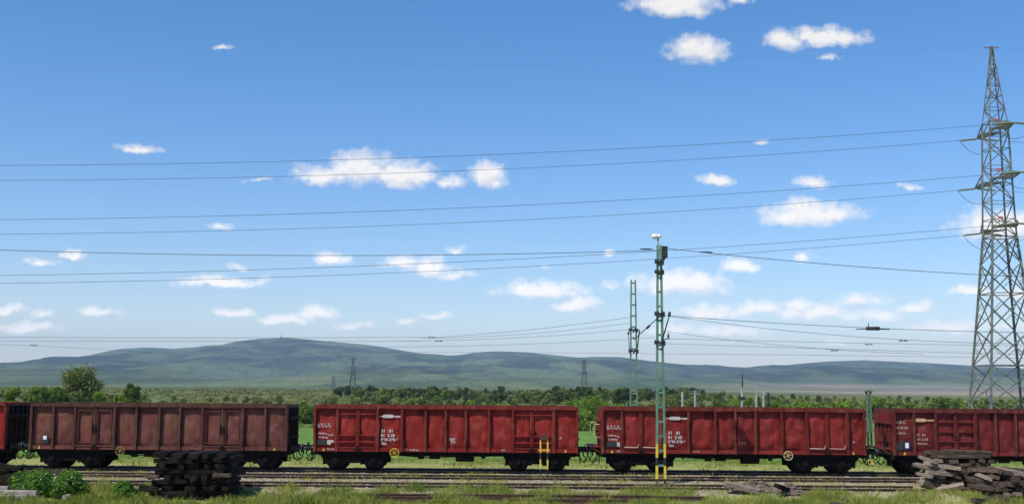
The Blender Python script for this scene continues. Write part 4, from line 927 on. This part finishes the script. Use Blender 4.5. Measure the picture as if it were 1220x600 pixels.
# foreground bushes
def fbush(px, pt, D, w, label, n, sd, conical=0.0, blossom=False, leaf=.075):
    root = tree_thing('bush', px, pt, D, w, label, 'leaf_bush', n, leaf, sd, 'bush', 'bushes in the grass at lower left', .05, 40, conical, stem=False)
    if blossom:
        h = at(px, pt, D).z - gz(root.location.x, D); V, F = crown(h*1.04, w, 110, .07, 30, .4, sd+1); link('blossom', np_mesh('blossom', V, F, M['flower']), root)
fbush(48, 566.5, 45.6, 1.9, 'broad leafy bush with pale blossom beside the stacked beams', 5200, 60, blossom=True)
fbush(84, 565, 45.4, 1.5, 'leafy green bush right of the blossoming one', 4200, 61, blossom=True)
fbush(153, 576, 44.9, 1.35, 'small pointed bush left of the dark timber stack', 3200, 62, .7)
# grass
def blades(n, fx, fy, h0, h1, wd, name, label, mt, dens=None, lean=.35):
    x = fx(n); y = fy(n)
    if dens is not None:
        k = np.array([dens(a, b) for a, b in zip(x, y)]) > rng.uniform(0, 1, n); x = x[k]; y = y[k]
    n = len(x); z = np.array([gz(a, b) for a, b in zip(x, y)]); hmod = np.array([.75+1.5*fbm(a, b, 1.3, 9, 4) for a, b in zip(x, y)]); h = rng.uniform(h0, h1, n)*np.clip(hmod, .25, 2.0)
    th = rng.uniform(0, 6.28, n); dx, dy = np.cos(th)*wd, np.sin(th)*wd; lx, ly = rng.normal(size=n)*lean*h, rng.normal(size=n)*lean*h
    B = np.stack([x, y, z-.02], 1); S = np.stack([dx, dy, 0*dx], 1)
    m = B + np.stack([lx*.35, ly*.35, h*.6], 1); t_ = B + np.stack([lx, ly, h], 1)
    V = np.stack([B-S, B+S, m+S*.7, t_, m-S*.7], 1).reshape(-1, 3); F = np.arange(n*5).reshape(-1, 5)
    o = link(name, np_mesh(name, V, F, M[mt])); tag(o, label, 'grass', kind='stuff')
blades(70000, lambda n: rng.uniform(-24, 24, n), lambda n: rng.uniform(30, 42.7, n), .08, .28, .012, 'grass', 'grass growing nearer than the bottom of the view', 'grass', lambda x, y: .55+.8*fbm(x, y, 2.6, 12, 3))
def d_front(x, y): return min(1, max(.30, .60 + 1.1*fbm(x, y, 2.6, 12, 3)))
blades(150000, lambda n: rng.uniform(-23.5, 23.5, n), lambda n: 42.6+rng.beta(1.1, 1.3, n)*5.3, .10, .34, .012, 'grass', 'uneven green grass growing along the bottom of the view', 'grass', d_front)
blades(42000, lambda n: rng.uniform(-25, 25, n), lambda n: rng.uniform(47.3, 56.2, n), .05, .16, .014, 'trackside_weeds', 'low yellow-green weeds growing among the rails', 'weeds', lambda x, y: .3+1.3*max(0, fbm(x, y*2.2, 1.5, 14, 3)))
blades(60000, lambda n: rng.uniform(-34, 34, n), lambda n: rng.uniform(60.5, 80, n), .08, .24, .02, 'meadow_grass', 'fresh green meadow grass seen under and between the wagons', 'grass', lambda x, y: .35+.9*fbm(x, y, 3, 15, 3))

# ------------------------------------------------------------------ timber stacks
def sleeper_mesh(Ln, w, h, mt, seed):
    rs_ = random.Random(seed); mb = MB(); nx_ = 9
    pts = []
    for i in range(nx_):
        x = -Ln/2 + Ln*i/(nx_-1) + (rs_.uniform(-.03, .03) if i in (0, nx_-1) else 0); e = .93 if i in (0, nx_-1) else 1
        for (a, b) in ((-1, -.8), (-.85, -1), (.85, -1), (1, -.8), (1, .8), (.82, 1), (-.82, 1), (-1, .8)):
            pts.append((x, a*w/2*e + rs_.uniform(-1, 1)*.010, b*h/2*e + rs_.uniform(-1, 1)*.010))
    fs = [(i*8+j, i*8+(j+1) % 8, (i+1)*8+(j+1) % 8, (i+1)*8+j) for i in range(nx_-1) for j in range(8)] + [tuple(range(7, -1, -1)), tuple((nx_-1)*8+j for j in range(8))]
    mb.add(pts, [f[::-1] for f in fs]); return mb.mesh('sleeper', M[mt])
SM = {}
for key, L_, w, h, mt in (('dl', 1.45, .25, .18, 'wood_dark'), ('dL', 2.5, .25, .18, 'wood_dark'), ('mL', 2.5, .26, .19, 'wood_mid'), ('ml', 1.3, .26, .19, 'wood_mid'), ('pL', 2.45, .26, .17, 'wood_pale'), ('pl', 1.3, .26, .19, 'wood_pale')):
    SM[key] = [sleeper_mesh(L_, w, h, mt, hash(key) % 97 + i) if False else sleeper_mesh(L_, w, h, mt, len(SM)*10+i) for i in range(3)]
def sl_(key, loc, rot, label, grp, scale=(1, 1, 1)):
    o = link('timber_sleeper', random.choice(SM[key])); o.location = loc; o.rotation_euler = rot; o.scale = scale
    tag(o, label, 'sleeper', grp); return o
ORD = ['first', 'second', 'third', 'fourth', 'fifth', 'sixth', 'seventh', 'eighth', 'ninth', 'tenth', 'eleventh', 'twelfth', 'thirteenth', 'fourteenth', 'fifteenth', 'sixteenth']
# tall dark stack
SX0, SX1 = at(183, 560, 45.6).x, at(272, 560, 45.6).x; sy = 45.2; zg = gz((SX0+SX1)/2, sy)-.05; lh = .205; nl = 9; J = lambda a: random.uniform(-a, a)
G1 = 'sleepers of the tall dark stack'
gap_ = [random.randint(1, 7) for _ in range(nl)]
for l in range(nl):
    z = zg + .1 + l*lh; ln = ORD[nl-1-l]
    if l % 2 == 0:    # sleepers pointing towards the camera
        nn = 9
        for i in range(nn):
            if l not in (0, nl-1) and i == gap_[l]: continue
            vis = sum(1 for j in range(i) if not (l not in (0, nl-1) and j == gap_[l]))
            x = SX0 + .13 + (SX1-SX0-.26)*i/(nn-1) + J(.05); sl_('dL', (x, sy+1.25+J(.22), z+J(.02)), (J(.18), J(.02), R(90)+J(.10)), f'end-on dark sleeper, {ORD[vis]} from left in {ln} layer down of the tall dark stack', G1)
    else:
        for q, (cx, nm) in enumerate(((SX0+.72+J(.08), 'left'), (SX1-.72+J(.08), 'right'))):
            sl_('dl', (cx+J(.08), sy+.22+J(.14), z+J(.012)), (J(.15), J(.03), J(.08)), f'{nm} dark sleeper lying sideways in {ln} layer down of the tall dark stack', G1)
        for cx, nm in ((SX0+.75, 'left'), (SX1-.75, 'right')): sl_('dl', (cx, sy+2.2, z), (0, 0, J(.04)), f'{nm} rear sleeper of {ln} layer down, hidden at the back of the dark stack', G1)
# dark upright pile touching it on the right
sx2 = at(281, 560, 46.2).x
for l in range(8):
    for i in range(2): sl_('dL', (sx2-.42+i*.28+J(.05), 46.5+J(.2), zg+.1+l*.215+J(.01)), (J(.15), J(.02), R(90)+J(.14)), f'{["left", "right"][i]} sleeper end, {ORD[7-l]} row down in the narrow pile right of the dark stack', 'sleepers of the narrow dark pile', (.75, 1, 1))
o = sl_('ml', (SX0+.1, sy-.1, zg+.95), (0, .05, -.2), 'pale-ended short sleeper jutting left from the tall dark stack, higher one', G1, (.45, .7, .8))
o = sl_('dl', (SX0-.02, sy-.1, zg+.48), (0, .15, .15), 'short dark sleeper jutting left low on the tall dark stack', G1, (.5, 1.2, 1.3))
o = sl_('ml', (SX1-.1, sy-.12, zg+1.02), (0, .03, .1), 'pale sleeper end jutting right from the tall dark stack', G1, (.5, .8, .8))
# left dark heap
G2 = 'dark timbers heaped at the left edge'
hx0 = at(0, 570, 48).x
for i, (px, py, D, rz, ry, key, lb) in enumerate(((5, 575, 47.1, .3, .02, 'dL', 'lowest dark timber at the left edge'), (14, 569, 47.2, -.2, .05, 'dL', 'dark timber second from bottom at the left edge'), (2, 562, 47.3, .5, -.05, 'dL', 'dark timber slanting at the left edge'),
    (10, 556, 47.4, -.4, .12, 'dl', 'topmost dark timber of the heap at the left edge'), (40, 562, 47.6, .05, .02, 'mL', 'brown beam lying on top of the heap at left'), (44, 568, 47.3, .0, 0, 'dL', 'black beam under the brown beam of the left heap'),
    (48, 575, 47.2, .1, .03, 'dL', 'black beam on the ground behind the blossoming bush'), (66, 566, 47.8, .9, .1, 'dl', 'short dark timber poking out right of the left heap'), (26, 580, 46.8, -.1, 0, 'dL', 'black timber on the ground at the foot of the left heap'), (-20, 568, 47.2, .1, 0, 'dL', 'dark timber half outside the left edge'))):
    p = at(px, py, D); p.z = max(p.z, gz(p.x, D)+.07); sl_(key, p, (J(.1), ry, rz), lb, G2)
# pale concrete beams bottom left
def cbeam(p, L_, rz, lb, w=.24, h=.2):
    mb = MB(); n_ = 5
    for i in range(n_-1):
        a, b = -L_/2+L_*i/(n_-1), -L_/2+L_*(i+1)/(n_-1); pr = [(-w/2, -h/2), (w/2, -h/2), (w/2-.015, h/2-.02), (w/2-.04, h/2), (-w/2+.04, h/2), (-w/2+.015, h/2-.02)]; m_ = len(pr)
        vs = [(a, y, z) for y, z in pr] + [(b, y, z) for y, z in pr]; fs = [(j, (j+1) % m_, m_+(j+1) % m_, m_+j) for j in range(m_)]
        if i == 0: fs.append(tuple(range(m_-1, -1, -1)))
        if i == n_-2: fs.append(tuple(range(m_, 2*m_)))
        mb.add(vs, fs)
    o = mb.build('concrete_beam', M['concrete'], None, loc=p); o.rotation_euler = (0, 0, rz); tag(o, lb, 'beam', 'pale concrete beams at lower left')
for px, py, D, L_, lb in ((0, 592, 43.9, 2.1, 'pinkish concrete beam at lower left, front one'), (6, 586.5, 44.3, 2.45, 'grey concrete beam lying just behind the pinkish one'), (-6, 598.5, 43.8, 1.9, 'lowest concrete beam cut by the bottom left corner'), (-14, 581.5, 44.8, 1.6, 'short far concrete beam against the heap')):
    p = at(px, py, D); cbeam(p, L_, -.03, lb)
for px, py, D in ((79, 592, 44.4),): 
    p = at(px, py, D); tag(MB().prism([(-.12, -.12), (.14, -.12), (.15, .10), (.02, .13), (-.13, .08)], -.1, .1).build('concrete_block', M['concrete'], None, loc=p), 'small pale concrete block beside the leafy bush', 'block')
# right timber pile, left half: long sleepers seen from the side, pale ends at left
G3 = 'timbers of the right pile'; px0 = at(1099, 560, 50).x
zr = gz(px0+1, 50)-.02
nR = 9
for l in range(nR):
    z = zr+.1+l*.165; ln = ORD[nR-1-l]
    if l % 2 == 0:
        for i, dy in enumerate((0, .5, 1.0, 1.5)):
            sl_('pL' if (i < 2 and l in (nR-2, nR-4)) else 'mL', (px0+1.35+J(.12), 49.1+dy, z+J(.03)), (J(.3), J(.04), J(.12)), f'long timber, {ORD[i]} from front in {ln} layer of the right pile', G3, (random.uniform(.72, 1), 1, random.uniform(.75, .95)))
    else:
        for i in range(7):
            x = px0+.2+i*.37+J(.08); sl_('pL' if i < 2 else 'mL', (x, 50.1+J(.12), z+J(.015)), (J(.3), J(.04), R(90)+J(.2)), f'end-on timber, {ORD[i]} from left in {ln} layer of the right pile', G3, (1, random.uniform(.8, 1), random.uniform(.75, .92)))
sl_('mL', (px0+1.7, 49.3, zr+.1+nR*.165), (.2, .03, .05), 'long brown timber lying on top of the right pile, right one', G3, (.8, 1, 1))
sl_('mL', (px0+.75, 49.7, zr+.08+nR*.165), (0, .0, -.05), 'brown timber lying on top of the right pile, left one', G3, (.6, 1, 1))
sl_('pL', (px0+.45, 48.95, zr+1.05), (0, .14, -.35), 'bleached timber slipping off the left of the right pile', G3, (.6, 1, 1))
sl_('pL', (px0+.35, 48.85, zr+.75), (0, .10, .30), 'bleached timber wedged low on the left of the right pile', G3, (.55, 1, 1))
sl_('pl', (px0-.05, 48.9, zr+.22), (.3, .35, .6), 'short bleached timber leaning on the ground left of the right pile', G3)
sl_('pl', (px0+.55, 48.7, zr+.15), (.5, -.25, -.4), 'short pale timber on the ground before the right pile', G3)
# right half: end-on timbers stepping towards the camera
xr = at(1172, 570, 47).x; G4 = 'end-on timbers at the right edge'; zr2 = gz(xr+1, 46.4)-.02
for l in range(6):
    n_ = [11, 11, 10, 10, 9, 7][l]
    for i in range(n_):
        if rs.random() < .12 and l < 5: continue
        x = xr + (.15 if l < 4 else .3)+ i*.315 + (l % 2)*.14 + J(.05)
        sl_(random.choice(['mL', 'mL', 'pL', 'mL']), (x, 47.55+J(.22)+l*.08, zr2+.10+l*.215+J(.02)), (J(.35), J(.06), R(90)+J(.16)), f'timber end, {ORD[i]} from left in row {ORD[l]} from ground at the right edge', G4, (1, random.uniform(.85, 1.1), random.uniform(.85, 1.15)))
for i, (px, D) in enumerate(((1176, 45.4), (1196, 45.3), (1215, 45.1))):
    p = at(px, 585, D); sl_('ml', (p.x, D+.2, gz(p.x, D)+.12), (J(.2), .12, [.5, -.4, .2][i]), f'loose short timber in the grass at lower right, {ORD[i]} from left', G4)
# rusty rails lying in the grass
for i, (pa, pb, D, lb) in enumerate(((420, 775, 45.3, 'longest rusty rail lying in the grass'), (640, 845, 46.0, 'rusty rail lying behind the longest one, toward the mast'), (425, 600, 44.75, 'rusty rail lying in the grass in front, left'), (585, 770, 44.4, 'rusty rail lying in the grass in front, right'))):
    a = at(pa, 590, D); b = at(pb, 590, D); Lr = b.x-a.x; z = max(gz(a.x+Lr*f, D) for f in (0, .25, .5, .75, 1)) + [.19, .12, .15, .12][i]; mb = MB()
    for j in range(8):
        q0, q1 = Lr*j/8, Lr*(j+1)/8
        mb.box(q0, q1, -.07, .07, -.09, -.07); mb.box(q0, q1, -.015, .015, -.07, .03); mb.box(q0, q1, -.037, .037, .03, .07)
    o = mb.build('scrap_rail', M['rust'], None, loc=(a.x, D, z)); o.rotation_euler = (0, 0, [.0, .012, -.01, .015][i]); tag(o, lb, 'rail', 'scrap rails in the grass')
# rubble heap
def heap(px, D, w, d, h, lb, seed):
    p = at(px, 575, D); z0 = gz(p.x, D); root = empty('rubble_heap', (p.x, D, z0-.03), lb, 'rubble heap')
    def fn(u_, v_):
        a = u_*2*math.pi; r = v_; e = (1-r*r)**1.2 if r < 1 else 0
        nn = noise.fractal(Vector((math.cos(a)*r*3, math.sin(a)*r*3, seed)), 1, 2, 4)
        return (math.cos(a)*r*w/2*(1+.2*math.sin(3*a+seed)), math.sin(a)*r*d/2, h*e*(1+.35*nn) + .10*nn*(1-r))
    MB().grid(fn, 49, 18).build('dirt', M['dirt'], root)
    st = MB(); rs_ = random.Random(seed)
    for i in range(90):
        a = rs_.uniform(0, 6.28); r = rs_.uniform(0, 1)**.6; x, y = math.cos(a)*r*w/2, math.sin(a)*r*d/2; z = h*(max(0, 1-r*r))**1.2; s = rs_.uniform(.03, .10)
        vs = [Vector(q)*s*rs_.uniform(.7, 1.3)+Vector((x, y, z+s*.3)) for q in ((1,0,0),(-1,0,0),(0,1,0),(0,-1,0),(0,0,.8),(0,0,-.8))]
        st.add(vs, [(0,2,4),(2,1,4),(1,3,4),(3,0,4),(2,0,5),(1,2,5),(3,1,5),(0,3,5)])
    o = st.build('stones', M['stone'], root); o['kind'] = 'stuff'
    return root
heap(898, 48.0, 2.3, 1.2, .42, 'brown rubble heap on the near track below the dented wagon', 2)
heap(940, 47.6, 1.2, .9, .38, 'smaller grey rubble heap beside the brown one', 5)
heap(706, 44.9, 1.3, .5, .16, 'low patch of brown rubble at the bottom by the scrap rails', 8)
p = at(935, 566, 47.4); sl_('dl', (p.x, 47.3, gz(p.x, 47.3)+.25), (.2, .25, .8), 'short dark timber stuck in the smaller rubble heap', 'loose timbers in the grass')
p = at(890, 566, 47.5); sl_('pl', (p.x-.3, 47.3, gz(p.x, 47.3)+.30), (.2, .22, -.15), 'short pale timber sloping on the brown rubble heap', 'loose timbers in the grass')
p = at(1005, 597, 44.2); sl_('ml', (p.x, 44.2, gz(p.x, 44.2)+.12), (.1, .02, .1), 'brown plank in the grass at the bottom right of centre', 'loose timbers in the grass', (.8, 1, 1))
p = at(1008, 590, 44.8); sl_('pl', (p.x, 44.8, gz(p.x, 44.8)+.18), (.1, .5, .5), 'pale bent branch-like timber sticking up from the grass', 'loose timbers in the grass', (.45, .35, .4))

# tiny tower on the highest hill
p = at(335, 402.6, 8900); root = empty('hilltop_tower', (p.x, 8900, p.z-8), 'tiny tower on the crest of the highest hill', 'tower')
MB().tube([(0, 0, 0), (0, 0, 22)], [7, 5], 12).build('shaft', M['pylon_far'], root)
MB().tube([(0, 0, 22), (0, 0, 36)], [2.2, 1.0], 8).build('antenna', M['pylon_far'], root)

# loose ballast stones between and beside the rails
n = 42000; x = rng.uniform(-27, 27, n); y = rng.uniform(47.6, 60.4, n)
sel = np.array([fbm(a, b*1.5, 2.0, 21, 3) for a, b in zip(x, y)]) + rng.uniform(-.3, .3, n) > -.12; x, y = x[sel], y[sel]; n = len(x)
z = np.array([gz(a, b) for a, b in zip(x, y)]); sz = rng.uniform(.016, .045, n)[:, None, None]
T = np.array([(1, 1, 1), (-1, -1, 1), (-1, 1, -1), (1, -1, -1)], float)[None]*rng.uniform(.5, 1.1, (n, 4, 3))
th = rng.uniform(0, 6.28, n); c_, s_ = np.cos(th)[:, None], np.sin(th)[:, None]; T = np.stack([T[..., 0]*c_-T[..., 1]*s_, T[..., 0]*s_+T[..., 1]*c_, T[..., 2]], -1)
V = (T*sz + np.stack([x, y, z], 1)[:, None, :]).reshape(-1, 3); F = (np.array([(0, 1, 2), (0, 3, 1), (0, 2, 3), (1, 3, 2)])[None] + (np.arange(n)*4)[:, None, None]).reshape(-1, 3)
M['ballast'] = mat('ballast_stone', ((0.16, 0.13, 0.10), (0.46, 0.40, 0.32)), 2.5, rough=0.95, pos=(.3, .7))
tag(link('ballast_stones', np_mesh('ballast_stones', V, F, M['ballast'])), 'loose grey-brown ballast stones scattered between the rails', 'ballast', kind='stuff')
